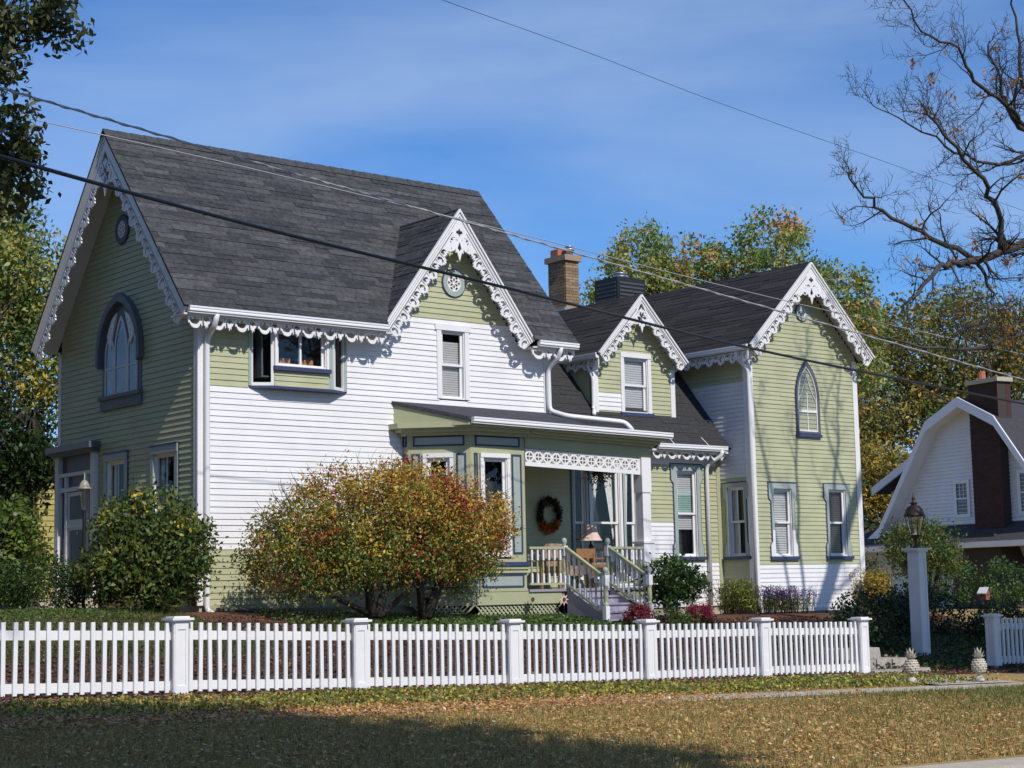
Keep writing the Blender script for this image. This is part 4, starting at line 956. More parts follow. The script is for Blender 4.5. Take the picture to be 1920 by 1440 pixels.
fence = thing('picket_fence', 'long white picket fence with square capped posts along the front yard', 'fence', (FPX[0], YF, FPZ[0]))
for x, z in zip(FPX, FPZ): post(fence, x, z)
for i in range(6): picket_run(fence, FPX[i]+.096, FPZ[i], FPX[i+1]-.096, FPZ[i+1], 18)
fence2 = thing('picket_fence', 'short white picket fence on the far right beyond the stone pineapples', 'fence', (27.70, YF, -.03))
RX = [27.70, 30.43]; RZ = [-.03, -.10]
for x, z in zip(RX, RZ): post(fence2, x, z)
picket_run(fence2, RX[0]+.096, RZ[0], RX[1]-.096, RZ[1], 18)

# ------------------------------------------------------------------ lamp post, pineapples, stone steps, birdhouse
def lamp_post():
    x, y, z0, z1 = 27.45, 21.0, .16, 2.18; o = thing('lamp_post', 'tall square white post topped by a bronze glass lantern', 'lamp post', (x, y, z0))
    MB().box((x-.125, y-.125, z0), (x+.125, y+.125, z1)).build('post', WHITE, o)
    MB().fbox(FR(y-.125), x-.12, x-.075, z0+.01, z1-.01, 0, .018).fbox(FR(y-.125), x+.075, x+.12, z0+.01, z1-.01, 0, .018).fbox(FR(y-.125), x-.075, x+.075, z1-.12, z1-.01, 0, .018).fbox(FR(y-.125), x-.075, x+.075, z0+.01, z0+.15, 0, .018).build('panel_frame', WHITE, o)
    MB().box((x-.16, y-.16, z1), (x+.16, y+.16, z1+.04)).box((x-.20, y-.20, z1+.04), (x+.20, y+.20, z1+.075)).build('cap', WHITE, o)
    zb = z1+.075; MB().lathe([(.07, zb), (.07, zb+.02), (.03, zb+.05), (.028, zb+.16), (.06, zb+.20), (.10, zb+.24), (.10, zb+.26)], (x, y, 0), 10).build('lantern_stem', IRON, o, smooth=True)
    za, zc = zb+.26, zb+.62
    for k in range(6):
        a, b = k*PI/3, (k+1)*PI/3; p = [Vector((x+r*math.cos(t), y+r*math.sin(t), z)) for r, z, t in ((.10, za, a), (.10, za, b), (.185, zc, b), (.185, zc, a))]
        MB().add(p, [(0, 1, 2, 3)]).build('lantern_pane', LGLASS, o); MB().bar(p[0], p[3], .016, .016).build('lantern_rib', IRON, o)
    MB().tube([(x, y, za), (x, y, za+.2)], [.03, .02], 8).build('bulb', WHITE_OLD, o)
    MB().lathe([(.215, zc), (.215, zc+.03), (.19, zc+.06), (.17, zc+.14), (.12, zc+.20), (.06, zc+.225), (.06, zc+.25), (.09, zc+.26), (.03, zc+.30), (.045, zc+.34), (.02, zc+.40), (.004, zc+.48)], (x, y, 0), 12).build('lantern_roof', IRON, o, smooth=True)
lamp_post()
def pineapple(x, y, lab):
    z = float(zg(x, y))+.03; o = thing('stone_pineapple', lab, 'garden ornament', (x, y, z), 'stone pineapples flanking the front walk'); s = .56
    MB().lathe([(.15*s, 0), (.15*s, .03), (.11*s, .07), (.06*s, .10), (.06*s, .13), (.10*s, .16)], (x, y, z), 14).build('base', STONE, o, smooth=True)
    body = MB().lathe([(.08*s, .14)]+[(s*(.08+.125*math.sin(PI*min(1, (t+.12)/1.12))**.75), .14+.42*s*t) for t in [i/9 for i in range(1, 9)]]+[(.07*s, .14+.42*s)], (x, y, z), 18).build('body', STONE, o, smooth=True)
    sc = MB()
    for r in range(6):
        t = (r+.6)/6.4; R = s*(.08+.125*math.sin(PI*min(1, (t+.12)/1.12))**.75); zz = z+.14+.42*s*t
        for k in range(10):
            a = (k+(r % 2)*.5)*PI/5; c = Vector((x+R*math.cos(a), y+R*math.sin(a), zz)); n = Vector((math.cos(a), math.sin(a), .1)); u = Vector((-math.sin(a), math.cos(a), 0)); w = .058*s
            sc.add([c+u*w, c+Vector((0, 0, w*.8)), c-u*w, c-Vector((0, 0, w*.8)), c+n*.022], [(0, 1, 4), (1, 2, 4), (2, 3, 4), (3, 0, 4)])
    sc.build('scales', STONE, o)
    lf = MB()
    for r, (m_, R, h) in enumerate(((8, .09, .07), (7, .07, .13), (5, .04, .19))):
        for k in range(m_):
            a = k*2*PI/m_+r*.4; c = Vector((x, y, z+.14+.42*s-.01)); d = Vector((math.cos(a), math.sin(a), 0)); u = Vector((-math.sin(a), math.cos(a), 0))
            lf.add([c+d*.03+u*.03, c+d*.03-u*.03, c+d*R-u*.022+Vector((0, 0, h*.6)), c+d*R+u*.022+Vector((0, 0, h*.6)), c+d*(R+.03)+Vector((0, 0, h))], [(0, 1, 2, 3), (3, 2, 4)])
    lf.build('crown_leaves', STONE, o)
pineapple(22.15, 17.15, 'weathered stone pineapple standing in sun at the left of the walk'); pineapple(23.72, 17.0, 'weathered stone pineapple in shade near the right fence post')
for i, (x0, x1, y0, z0, z1) in enumerate(((24.1, 25.7, 19.45, -.12, .05), (24.35, 25.7, 19.95, .03, .22), (24.5, 25.6, 20.5, .20, .40))):
    mb = MB(); n = 2+i % 2
    o = thing('stone_step', ('lowest', 'middle', 'highest')[i]+' rough stone step behind the fence opening', 'step', (x0, y0, z0), 'stone steps to the yard')
    for k in range(n):
        a = x0+(x1-x0)*k/n; b = x0+(x1-x0)*(k+1)/n
        MB().add([(a+.01, y0+random.uniform(-.03, .03), z0), (b-.01, y0+random.uniform(-.03, .03), z0), (b-.01, y0+.5, z0), (a+.01, y0+.5, z0), (a+.02, y0+.02, z1+random.uniform(-.015, .015)), (b-.02, y0+.02, z1), (b-.02, y0+.5, z1), (a+.02, y0+.5, z1)], [(0, 3, 2, 1), (4, 5, 6, 7), (0, 1, 5, 4), (1, 2, 6, 5), (2, 3, 7, 6), (3, 0, 4, 7)]).build('stone', STEPSTONE, o)
def birdhouse():
    x, y = 33.0, 23.4; z = 1.16; o = thing('birdhouse', 'small red brown birdhouse with pale roof on a pole beyond the right fence', 'birdhouse', (x, y, 1.0))
    MB().tube([(x, y, .8), (x, y, z)], .025, 6).build('pole', BARK, o); MB().prism([(-.08, 0), (.08, 0), (.08, .16), (0, .25), (-.08, .16)], lambda u, v, d: (x+u, y-d, z+v), -.09, .09).build('box', BIRDW, o)
    MB().add([(x-.12, y-.12, z+.15), (x-.12, y+.12, z+.15), (x, y+.12, z+.285), (x, y-.12, z+.285), (x-.12, y-.12, z+.13), (x-.12, y+.12, z+.13), (x, y+.12, z+.265), (x, y-.12, z+.265)], [(0, 1, 2, 3), (7, 6, 5, 4), (0, 3, 7, 4), (0, 4, 5, 1)]).build('roof', WHITE_OLD, o); MB().add([(x+.12, y-.12, z+.15), (x+.12, y+.12, z+.15), (x, y+.12, z+.287), (x, y-.12, z+.287)], [(0, 1, 2, 3)]).build('roof', WHITE_OLD, o)
    MB().prism(arc(0, .11, .022, 0, 320, 8), lambda u, v, d: (x+u, y-.091-d, z+v), 0, .004).build('entrance_hole', BLACKMETAL, o)
birdhouse()
def yard_lantern():
    x, y = 12.72, 27.0; o = thing('yard_lantern', 'glass lantern with domed top rising above the round bush near the side door', 'lantern', (x, y, 1.4))
    MB().tube([(x, y, 1.2), (x, y, 3.1)], .03, 8).build('post', BLACKMETAL, o); MB().lathe([(.13, 3.46), (.13, 3.475), (.085, 3.50), (.08, 3.55), (.045, 3.60), (.012, 3.62), (.008, 3.74)], (x, y, 0), 14).build('dome', mat('lantern_dome', (.30, .27, .20), .4), o, smooth=True)
    MB().lathe([(.045, 3.1), (.055, 3.14), (.09, 3.46)], (x, y, 0), 8).build('glass', LGLASS, o)
yard_lantern()
hp = [(14.80, 26.20, 1.36), (15.1, 26.05, 1.36), (15.6, 25.95, 1.34), (16.1, 25.8, 1.33)]; hb = MB()
q = [Vector(hp[0]).lerp(Vector(hp[1]), i/6) for i in range(6)]+[Vector(hp[1]).lerp(Vector(hp[2]), i/8) for i in range(8)]+[Vector(hp[2]).lerp(Vector(hp[3]), i/9) for i in range(10)]
hb.tube(q, [.055 if i % 2 else .045 for i in range(len(q))], 8); tag(hb.build('drain_hose', HOSE), 'black corrugated drain pipe lying at the foot of the white corner downspout', 'pipe')

# ------------------------------------------------------------------ overhead cables
def cable(pts, r, m, label, twist=0):
    P = [Vector(p) for p in pts]; out = []
    for i in range(len(P)-1):
        a, b, c, d = P[max(i-1, 0)], P[i], P[i+1], P[min(i+2, len(P)-1)]
        for k in range(24):
            t = k/24; out.append(.5*((2*b)+(c-a)*t+(2*a-5*b+4*c-d)*t*t+(3*b-a-3*c+d)*t**3))
    out.append(P[-1]); P0 = out[0]-(out[1]-out[0])*250; P1 = out[-1]+(out[-1]-out[-2])*150; out = [P0]+out+[P1]
    mb = MB()
    if twist:
        fine = [out[i].lerp(out[i+1], k/3) for i in range(1, len(out)-2) for k in range(3)]
        mb.tube([out[0]]+fine+[out[-1]], r, 6)
        mb.tube([out[0]]+[p+Vector((0, math.cos(i*.8)*r*1.1, math.sin(i*.8)*r*1.1)) for i, p in enumerate(fine)]+[out[-1]], r*.8, 5)
    else: mb.tube(out, r, 6)
    return tag(mb.build('overhead_cable', m, smooth=True), label, 'cable', 'overhead wires')
cable([(4.142, 10.032, 4.359), (6.566, 11.012, 4.382), (9.53, 11.567, 4.268), (13.596, 12.221, 4.078), (19.038, 12.738, 3.857)], .0145, CABLE, 'thickest black overhead cable, crossing the roof and gable lowest of all')
cable([(4.952, 12.016, 5.432), (7.688, 12.896, 5.44), (11.0, 13.336, 5.248), (15.472, 13.872, 4.96), (21.4, 14.296, 4.488)], .0085, CABLE2, 'twisted silvery overhead cable just above the thick black one', 1)
cable([(9.78, 22.2, 8.30), (13.16, 22.07, 8.06), (18.12, 21.97, 7.66), (23.79, 21.33, 6.98), (31.04, 20.69, 6.32)], .0085, CABLE2, 'thin grey overhead wire running just behind the twisted cable')
cable([(17.55, 23.06, 11.95), (21.53, 23.71, 11.93), (25.65, 24.27, 11.78), (31.49, 24.72, 11.5), (37.71, 24.9, 11.06)], .0055, CABLE, 'finest wire high across the open sky, top of the picture')

# ------------------------------------------------------------------ neighbouring houses
def neighbour():
    O = Vector((55.65, 42.44, 0)); U = Vector((.19, .98, 0)).normalized(); N = Vector((-U.y, U.x, 0))
    F = lambda u, z, d: tuple(O+U*u+N*d+Vector((0, 0, z)))
    h = thing('gambrel_house', 'white neighbouring house with gambrel gable and dark brick chimney', 'house', (55.4, 42.8, .4))
    outl = [(2.3, 3.2), (1.26, 3.79), (-1.45, 7.55), (-3.30, 8.3), (-5.05, 7.45), (-7.9, 3.75)]
    w = MB().prism([(2.0, .2)]+[(2.0, 3.4), (1.2, 3.8)]+outl[2:]+[(-7.9, .2)], F, -8, 0).build('wall', NWHITE, h)
    sb = MB(); z = 3.78
    while z < 8.2:
        if z < 7.55: ul = 1.26-(z-3.79)*(2.71/3.76); ur = -7.9+(z-3.75)*(2.85/3.7)
        else: ul = -1.45-(z-7.55)*1.85/.75; ur = -5.05+(z-7.45)*1.75/.85
        if ul-ur > .3: sb.add([F(u, zz, d) for zz, d in ((z, .002), (z, .055), (z+.15, .006), (z+.15, .002)) for u in (ur, ul)], [(0, 1, 3, 2), (2, 3, 5, 4), (0, 2, 4, 6), (1, 7, 5, 3)])
        z += .14
    stuff(sb.build('clapboards', NWHITE, w))
    # roof in five slopes with overhang, white rake boards
    rp_ = [(2.55, 3.18), (1.55, 3.78), (-1.45, 7.80), (-3.30, 8.58), (-5.15, 7.68), (-8.2, 3.85)]
    for a, b in zip(rp_[:-1], rp_[1:]):
        MB().add([F(a[0], a[1], .62), F(b[0], b[1], .62), F(b[0], b[1], -8.5), F(a[0], a[1], -8.5), F(a[0], a[1]-.2, .62), F(b[0], b[1]-.2, .62), F(b[0], b[1]-.2, -8.5), F(a[0], a[1]-.2, -8.5)], [(0, 1, 2, 3), (7, 6, 5, 4), (0, 4, 5, 1), (1, 5, 6, 2), (2, 6, 7, 3), (3, 7, 4, 0)]).build('roof_slope', NROOF, h)
        MB().add([F(a[0], a[1]+.02, .68), F(b[0], b[1]+.02, .68), F(b[0], b[1]-.36, .68), F(a[0], a[1]-.36, .68), F(a[0], a[1]+.02, .62), F(b[0], b[1]+.02, .62), F(b[0], b[1]-.36, .62), F(a[0], a[1]-.36, .62)], [(0, 1, 2, 3), (7, 6, 5, 4), (0, 4, 5, 1), (1, 5, 6, 2), (2, 6, 7, 3), (3, 7, 4, 0)]).build('rake_board', NWHITE, h)
        MB().add([F(a[0], a[1]-.30, .615), F(b[0], b[1]-.30, .615), F(b[0], b[1]-.30, .0), F(a[0], a[1]-.30, .0)], [(0, 1, 2, 3)]).build('soffit', NWHITE, h)
    # wing behind on the left with its own eave
    MB().prism([(3.3, .2), (3.3, 5.35), (-1.2, 7.3), (-1.2, .2)], F, -6, -1.6).build('wing_wall', NWHITE, h)
    MB().prism([(3.75, 5.30), (-1.6, 7.66), (-1.6, 7.95), (3.75, 5.55)], F, -6.5, -1.0).build('wing_roof', NROOF, h)
    MB().prism([(3.78, 5.24), (-1.6, 7.60), (-1.6, 7.97), (3.78, 5.57)], F, -1.0, -.92).build('wing_rake_board', NWHITE, h)
    MB().fbox(F, 2.01, 6.5, .1, 3.0, -5, -.6).build('porch_wall', NWHITE, h)
    # right dormer roof
    MB().prism([(-6.0, 7.3), (-9.5, 5.6), (-9.5, 5.9), (-6.0, 7.6)], F, -6, -.9).build('dormer_roof', NROOF, h); MB().prism([(-6.0, 7.25), (-9.5, 5.55), (-9.5, 5.92), (-6.0, 7.62)], F, -.9, -.8).build('dormer_rake_board', NWHITE, h)
    # skirt roof with white gutter, lower wall
    MB().prism([(0, 3.75), (1.35, 3.0), (1.35, 2.85), (0, 2.85)], lambda a, b, d: F(-8.5+d, b, a), 0, 15.2).build('skirt_roof', NROOF, h)
    MB().prism([(1.35, 3.02), (1.47, 3.02), (1.45, 2.82), (1.35, 2.80)], lambda a, b, d: F(-8.5+d, b, a), 0, 15.2).build('gutter', NWHITE, h)
    # chimney
    ch = MB().prism([(-3.67, 3.3), (-2.95, 1.6), (-2.8, .2), (-6.3, .2), (-6.1, 1.6), (-5.2, 3.3)], F, .0, 1.0).fbox(F, -5.2, -3.67, 3.3, 9.0, .0, .42).build('chimney', REDMORTAR, h)
    bl = {}
    for r in range(78):
        z = 3.35+r*.0725
        for k in range(-1, 7):
            a = -5.2+k*.235+(r % 2)*.117; b = a+.225; a, b = max(a, -5.2), min(b, -3.67)
            if b-a > .04: bl.setdefault(random.random() < .5, MB()).fbox(F, a, b, z, z+.062, .42, .432)
    for k, m_ in bl.items(): stuff(m_.build('bricks', REDBRICK[int(k)], ch))
    MB().fbox(F, -5.3, -3.57, 9.0, 9.16, -.3, .5).build('chimney_cap', CONC, ch); MB().fbox(F, -5.2, -3.67, 7.0, 9.0, -.25, -.01).build('chimney_back', REDBRICK[0], ch)
    MB().lathe([(.16, 9.16), (.14, 9.5)], F(-4.1, 0, .1), 10).build('flue', CLAY, ch)
    for (u0, u1, z0, z1) in ((-2.95, -2.36, 4.15, 5.33), (-6.6, -5.75, 4.1, 5.5)):
        g = MB().fbox(F, u0-.14, u0, z0-.14, z1+.14, .03, .09).fbox(F, u1, u1+.14, z0-.14, z1+.14, .03, .09).fbox(F, u0, u1, z1, z1+.14, .03, .09).fbox(F, u0, u1, z0-.14, z0, .03, .09).fbox(F, u0, u1, (z0+z1)/2-.03, (z0+z1)/2+.03, .05, .085).build('window', NWHITE, h)
        MB().fbox(F, u0, u1, z0, z1, .03, .05).build('pane', mat('neighbour_glass', (.03, .035, .045), .06, spec=.6) if 'neighbour_glass' not in MATS else MATS['neighbour_glass'], g)
        for k in (1, 2): MB().fbox(F, u0+(u1-u0)*k/3-.012, u0+(u1-u0)*k/3+.012, (z0+z1)/2, z1, .05, .07).build('muntin', NWHITE, g)
    g = MB().fbox(F, 1.4, 1.52, 3.6, 5.3, -1.6, -1.52).fbox(F, 2.9, 3.02, 3.6, 5.3, -1.6, -1.52).fbox(F, 1.52, 2.9, 5.18, 5.3, -1.6, -1.52).fbox(F, 1.52, 2.9, 3.6, 3.72, -1.6, -1.52).fbox(F, 1.52, 2.9, 4.42, 4.5, -1.6, -1.53).build('window', NWHITE, h); MB().fbox(F, 1.52, 2.9, 3.72, 5.18, -1.6, -1.57).build('pane', MATS['neighbour_glass'], g)
neighbour()
def yellow_house():
    h = thing('yellow_house', 'yellow house with low gable glimpsed behind the leafy bush on the left', 'house', (18, 45, 1.2)); F = FR(44)
    MB().prism([(16.4, 1), (21.0, 1), (21.0, 5.0), (18.85, 5.75), (16.4, 4.9)], F, -6, 0).build('wall', YELLOW, h)
    for a, b in (((18.85, 5.95), (15.9, 4.85)), ((18.85, 5.95), (21.6, 4.85))):
        MB().prism([a, b, (b[0], b[1]-.16), (a[0], a[1]-.18)], F, -6.3, .5).build('roof_slope', NROOF, h); MB().prism([a, b, (b[0], b[1]-.25), (a[0], a[1]-.27)], F, .5, .56).build('rake_board', NWHITE, h)
    sb = MB()
    for i in range(26): sb.fbox(F, 16.4, 21.0, 1.2+i*.15, 1.21+i*.15, .0, .02)
    stuff(sb.build('clapboard_edges', YELLOW, h))
yellow_house()

# ------------------------------------------------------------------ vegetation
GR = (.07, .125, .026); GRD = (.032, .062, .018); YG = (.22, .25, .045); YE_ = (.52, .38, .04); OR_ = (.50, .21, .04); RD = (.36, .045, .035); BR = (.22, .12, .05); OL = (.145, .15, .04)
def grow(name, label, cat, base, blobs, n, clumps, cs, size, pal, w, trunk=None, m=BARK, group=None, droop=.2, asp=.5, colfn=None, shell=.45, flat=.2, gain=1.0, ground_clip=True):
    base = Vector(base); o = thing(name, label, cat, tuple(base), group)
    p, ci, cc = blob_pts(blobs, n, clumps, cs, shell)
    if ground_clip:
        k = p[:, 2] > zg(p[:, 0], p[:, 1])+.01; p, ci = p[k], ci[k]
    n = len(p); ccol = pick(pal, w, clumps, .15); own = pick(pal, w, n, .25); mixr = RNG.uniform(size=(n, 1)); cols = np.where(mixr < .6, ccol[ci]*RNG.uniform(.8, 1.2, (n, 1)), own)
    cols = cols*gain
    if colfn is not None: cols = colfn(p, cols)
    a, b = leaf_axes(n, size, flat, droop, asp); quads('crown' if trunk is not None else 'foliage', p, a, b, cols, LEAF, o, loc=tuple(base))
    if trunk is not None:
        tb = MB()
        for pts, r in trunk: tb.tube(pts, r, 8)
        # twigs reaching into the clumps
        tip = [Vector(t[0][-1]) for t in trunk]
        for c in cc[:: max(1, clumps//60)]:
            c = Vector(c); s = min(tip, key=lambda q: (q-c).length); mid = s.lerp(c, .5)+Vector(RNG.normal(size=3)*.06*(c-s).length)
            r0 = .02*max(.5, size/.08); tb.tube([s, mid, c], [r0, r0*.6, r0*.25], 5, cap=False)
        tb.build('trunk', m, o, smooth=True)
    return o
# big red-gold shrub in front of the white wall
def shrubcol(p, cols):
    h = (p[:, 2]-1.6)/2.2+(p[:, 0]-17.3)*.10+RNG.normal(0, .22, len(p)); c = cols.copy()
    blot = np.sin(p[:, 0]*3.1+1)*np.cos(p[:, 2]*3.7)+np.sin(p[:, 1]*4+p[:, 0]*1.7)
    hi = h > .54; k = int(hi.sum()); c[hi] = pick([(.58, .36, .05), (.48, .40, .07), (.54, .20, .045), (.24, .25, .055), (.36, .055, .04)], [3.6, 3, 2.6, 3.4, .9], k)
    red = (h > .30) & (blot > 1.05) & (RNG.uniform(size=len(p)) < .65); c[red] = pick([(.34, .035, .035), (.26, .03, .025)], [2, 1], int(red.sum()))
    return c
stems = [([(16.95, 24.6, 1.2), (16.9, 24.6, 1.75), (16.3, 24.5, 2.4)], [.10, .08, .04]), ([(17.05, 24.6, 1.2), (17.3, 24.65, 1.7), (17.5, 24.7, 2.6)], [.09, .07, .03]), ([(17.1, 24.55, 1.2), (17.9, 24.5, 1.8), (18.3, 24.4, 2.2)], [.05, .045, .03]),
         ([(18.05, 24.6, 1.15), (18.0, 24.6, 1.7), (17.8, 24.6, 2.6)], [.08, .07, .03]), ([(18.15, 24.6, 1.15), (18.4, 24.6, 1.7), (19.1, 24.6, 2.5)], [.10, .08, .035]), ([(16.9, 24.6, 1.25), (16.1, 24.5, 1.55), (15.5, 24.5, 2.1)], [.05, .04, .025]), ([(18.0, 24.6, 1.2), (17.85, 24.4, 2.0), (17.3, 24.2, 3.0)], [.05, .04, .02])]
grow('autumn_shrub', 'huge rounded shrub turning yellow, orange and red before the white wall', 'shrub', (17.3, 24.6, 1.25),
     [((17.1, 24.6, 2.85), (2.1, .95, .95)), ((15.55, 24.6, 2.30), (1.2, .8, .80)), ((18.75, 24.6, 2.65), (1.2, .85, 1.0)), ((17.2, 24.5, 2.25), (1.9, .9, .55)), ((17.95, 24.6, 2.95), (1.3, .9, .88))], 74000, 900, .115, .060,
     [GR, OL, YG, YE_, OR_, RD], [5, 4, 4, 1.4, .7, .4], stems, colfn=shrubcol, asp=.55, gain=1.05, shell=.35)
nn = 110; tb = MB()     # loose shoots on the outline
for i in range(nn):
    t = random.uniform(.15, PI-.15); c = Vector((17.3-2.75*math.cos(t), 24.6+random.uniform(-.4, .3), 2.45+1.35*math.sin(t))); d = Vector((-math.cos(t)*.5+random.uniform(-.3, .3), random.uniform(-.3, .3), .5*math.sin(t)+.1)).normalized(); l_ = random.uniform(.15, .4)
    tb.tube([c-d*.25, c+d*l_*.5, c+d*l_+Vector((.05, 0, -.03))], [.005, .004, .002], 3, cap=False)
sh_o = [o for o in COL.objects if o.name == 'autumn_shrub'][0]
stuff(tb.build('shoots', BARK, sh_o))
# round glossy shrub at the corner
grow('rounded_shrub', 'big round glossy dark green shrub at the house corner', 'shrub', (13.2, 25.6, 1.3),
     [((13.22, 25.6, 2.52), (1.05, .88, .80)), ((12.95, 25.5, 2.0), (.88, .75, .6)), ((13.55, 25.5, 2.2), (.70, .65, .7))], 17000, 420, .11, .095, [GR, GRD, OL, (.14, .17, .035), YE_], [5, 3, 4, 2.5, .3],
     [([(13.25, 25.6, 1.2), (13.2, 25.6, 1.7), (12.8, 25.6, 2.3)], [.07, .05, .03]), ([(13.3, 25.6, 1.2), (13.5, 25.6, 1.8), (13.7, 25.6, 2.4)], [.06, .05, .03])], asp=.5)
grow('clipped_hedge', 'low clipped dark hedge left of the round shrub', 'hedge', (12.2, 27.4, 1.3), [((12.1, 27.3, 1.85), (.75, .55, .48)), ((12.7, 27.1, 1.8), (.6, .5, .45)), ((11.4, 27.5, 1.8), (.6, .5, .42))], 9000, 260, .07, .055, [GRD, GR, (.03, .05, .02)], [4, 3, 2], shell=.6)
grow('leafy_bush', 'bright green leafy bush at the left edge below the yellow house', 'bush', (12.6, 31, 1.4), [((12.6, 31, 2.7), (1.1, .9, .95)), ((13.3, 31.2, 2.2), (.7, .7, .7)), ((11.8, 30.6, 2.1), (.8, .8, .7))], 9000, 240, .13, .12, [(.10, .17, .03), GR, (.15, .20, .04), OL], [4, 3, 2, 1], [([(12.7, 31, 1.3), (12.7, 31, 2.5)], [.05, .03])])
# dark bush right of the steps
grow('rose_bush', 'dark green leafy bush beside the purple porch steps', 'bush', (24.2, 24.5, 1.05), [((24.05, 24.5, 1.72), (.55, .45, .42)), ((24.45, 24.5, 1.72), (.5, .4, .38)), ((24.0, 24.5, 1.3), (.3, .3, .3))], 3600, 90, .09, .095, [GR, GRD, (.06, .10, .03)], [4, 3, 2], [([(24.1, 24.5, 1.0), (24.2, 24.5, 1.6)], [.03, .02])])
def mound(name, lab, cat, x, y, r, h, n, pal, w, size, group=None, fl=None, flw=None):
    z = float(zg(x, y)); b = [((x, y, z+h*.35), (r, r*.9, h*.7))]
    def cf(p, c):
        if fl is not None:
            t = (p[:, 2]-z)/h+RNG.normal(0, .15, len(p)); k = t > .42; c[k] = pick(fl, flw, int(k.sum()), .25)
        return c
    return grow(name, lab, cat, (x, y, z), b, n, max(40, n//28), .045, size, pal, w, colfn=cf, group=group, shell=.7, droop=0)
mound('chrysanthemum', 'dark red chrysanthemum mound at the foot of the porch steps', 'flowers', 22.72, 23.95, .30, .44, 6000, [GR, GRD], [1, 1], .04, 'red chrysanthemums', [(.20, .02, .035), (.14, .02, .03), (.28, .05, .06)], [3, 2, 1])
mound('chrysanthemum', 'brighter crimson chrysanthemum mound standing further right, clear of the steps', 'flowers', 24.40, 24.0, .30, .44, 6000, [GR, GRD], [1, 1], .04, 'red chrysanthemums', [(.30, .025, .07), (.22, .02, .05), (.36, .07, .12)], [3, 2, 1])
def spiky(name, lab, cat, x, y, w_, d_, h, n, pal, wt, top=None, topw=None, lean=.2, leaf=.05):
    z = float(zg(x, y)); o = thing(name, lab, cat, (x, y, z)); P = []; C_ = []; tb_ = MB()
    for i in range(n):
        bx, by = x+random.uniform(-w_, w_), y+random.uniform(-d_, d_); hh = h*random.uniform(.7, 1.08); tx, ty = bx+random.gauss(0, lean*.5), by+random.gauss(0, lean*.4); bz = float(zg(bx, by))
        tb_.tube([(bx, by, bz), ((bx+tx)/2, (by+ty)/2, bz+hh*.55), (tx, ty, bz+hh)], [.006, .005, .003], 3, cap=False)
        for k in range(34):
            t = random.uniform(.18, 1.0); P.append((bx+(tx-bx)*t+random.gauss(0, .03), by+(ty-by)*t+random.gauss(0, .03), bz+hh*t)); C_.append(t)
    P = np.array(P); C_ = np.array(C_); c = pick(pal, wt, len(P), .2)
    if top is not None: k = C_ > .70; c[k] = pick(top, topw, int(k.sum()), .2)
    a, b = leaf_axes(len(P), leaf, 0, -.3, .32); quads('foliage', P, a, b, c, LEAF, o, loc=(x, y, z)); tb_.build('stems', BARK, o)
spiky('aster_clump', 'purple aster clump with woody stems before the tower', 'flowers', 28.75, 25.75, .85, .28, .60, 170, [GR, OL, BR], [3, 2, 1], [(.16, .07, .26), (.22, .12, .30), (.12, .05, .18)], [3, 2, 1])
spiky('amsonia', 'feathery yellow green plant left of the purple asters', 'plant', 27.55, 25.9, .34, .28, .74, 110, [(.26, .30, .05), (.36, .34, .05), (.16, .22, .04)], [3, 2, 2], leaf=.07)
spiky('golden_plant', 'upright golden yellow plant at the right corner of the tower', 'plant', 32.6, 26.2, .36, .3, 1.0, 80, [(.48, .34, .03), (.40, .28, .04), (.30, .16, .03)], [4, 3, 1], leaf=.08)
spiky('dry_stalks', 'thin pale dried stalks between the crimson mums and downspout', 'plant', 26.4, 25.7, .85, .3, .75, 26, [(.30, .26, .12), (.15, .19, .05), (.42, .38, .22)], [3, 3, 2], lean=.4, leaf=.035)
spiky('low_plant', 'low light green plant between the two red chrysanthemum mounds', 'plant', 23.6, 23.75, .4, .25, .42, 30, [(.14, .20, .05), GR, (.20, .24, .07)], [3, 2, 2], leaf=.06)
spiky('corner_twigs', 'low wispy shrub against the right corner of the tower', 'shrub', 31.9, 26.0, .42, .2, .55, 16, [(.12, .10, .06), OL], [2, 1], lean=.35, leaf=.04)
# shaded planting around the lamp post
k_ = 0
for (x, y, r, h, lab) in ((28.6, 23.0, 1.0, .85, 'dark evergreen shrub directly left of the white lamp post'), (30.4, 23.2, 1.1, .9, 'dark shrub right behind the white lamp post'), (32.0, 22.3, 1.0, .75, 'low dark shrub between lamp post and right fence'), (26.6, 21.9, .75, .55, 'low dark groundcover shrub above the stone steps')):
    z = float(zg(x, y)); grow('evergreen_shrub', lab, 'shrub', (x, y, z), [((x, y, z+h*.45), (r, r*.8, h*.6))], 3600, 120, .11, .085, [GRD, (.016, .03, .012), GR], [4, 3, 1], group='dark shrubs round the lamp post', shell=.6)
grow('small_tree', 'rounded small tree with bare lower stems behind the lamp post', 'tree', (35.2, 26.7, .85), [((35.2, 26.7, 2.45), (1.15, .95, .75)), ((34.6, 26.5, 2.3), (.75, .7, .6)), ((35.9, 26.9, 2.2), (.8, .7, .75))], 7500, 170, .12, .085, [GR, OL, (.09, .13, .03)], [3, 2, 2],
     [([(35.2, 26.7, .7), (35.0, 26.7, 1.4), (34.7, 26.6, 2.1)], [.06, .05, .03]), ([(35.3, 26.7, .7), (35.6, 26.7, 1.5), (36.0, 26.8, 2.2)], [.06, .05, .03]), ([(35.25, 26.7, .7), (35.3, 26.6, 1.6), (35.3, 26.7, 2.4)], [.05, .04, .02])])
grow('trimmed_hedge', 'long green hedge in front of the gambrel house on the right', 'hedge', (43, 28.5, .7), [((40.5+i*1.5, 29.8-i*.85, 1.55), (1.1, .7, .62)) for i in range(6)], 11000, 330, .12, .10, [(.07, .13, .03), GR, GRD], [3, 3, 2], shell=.6)
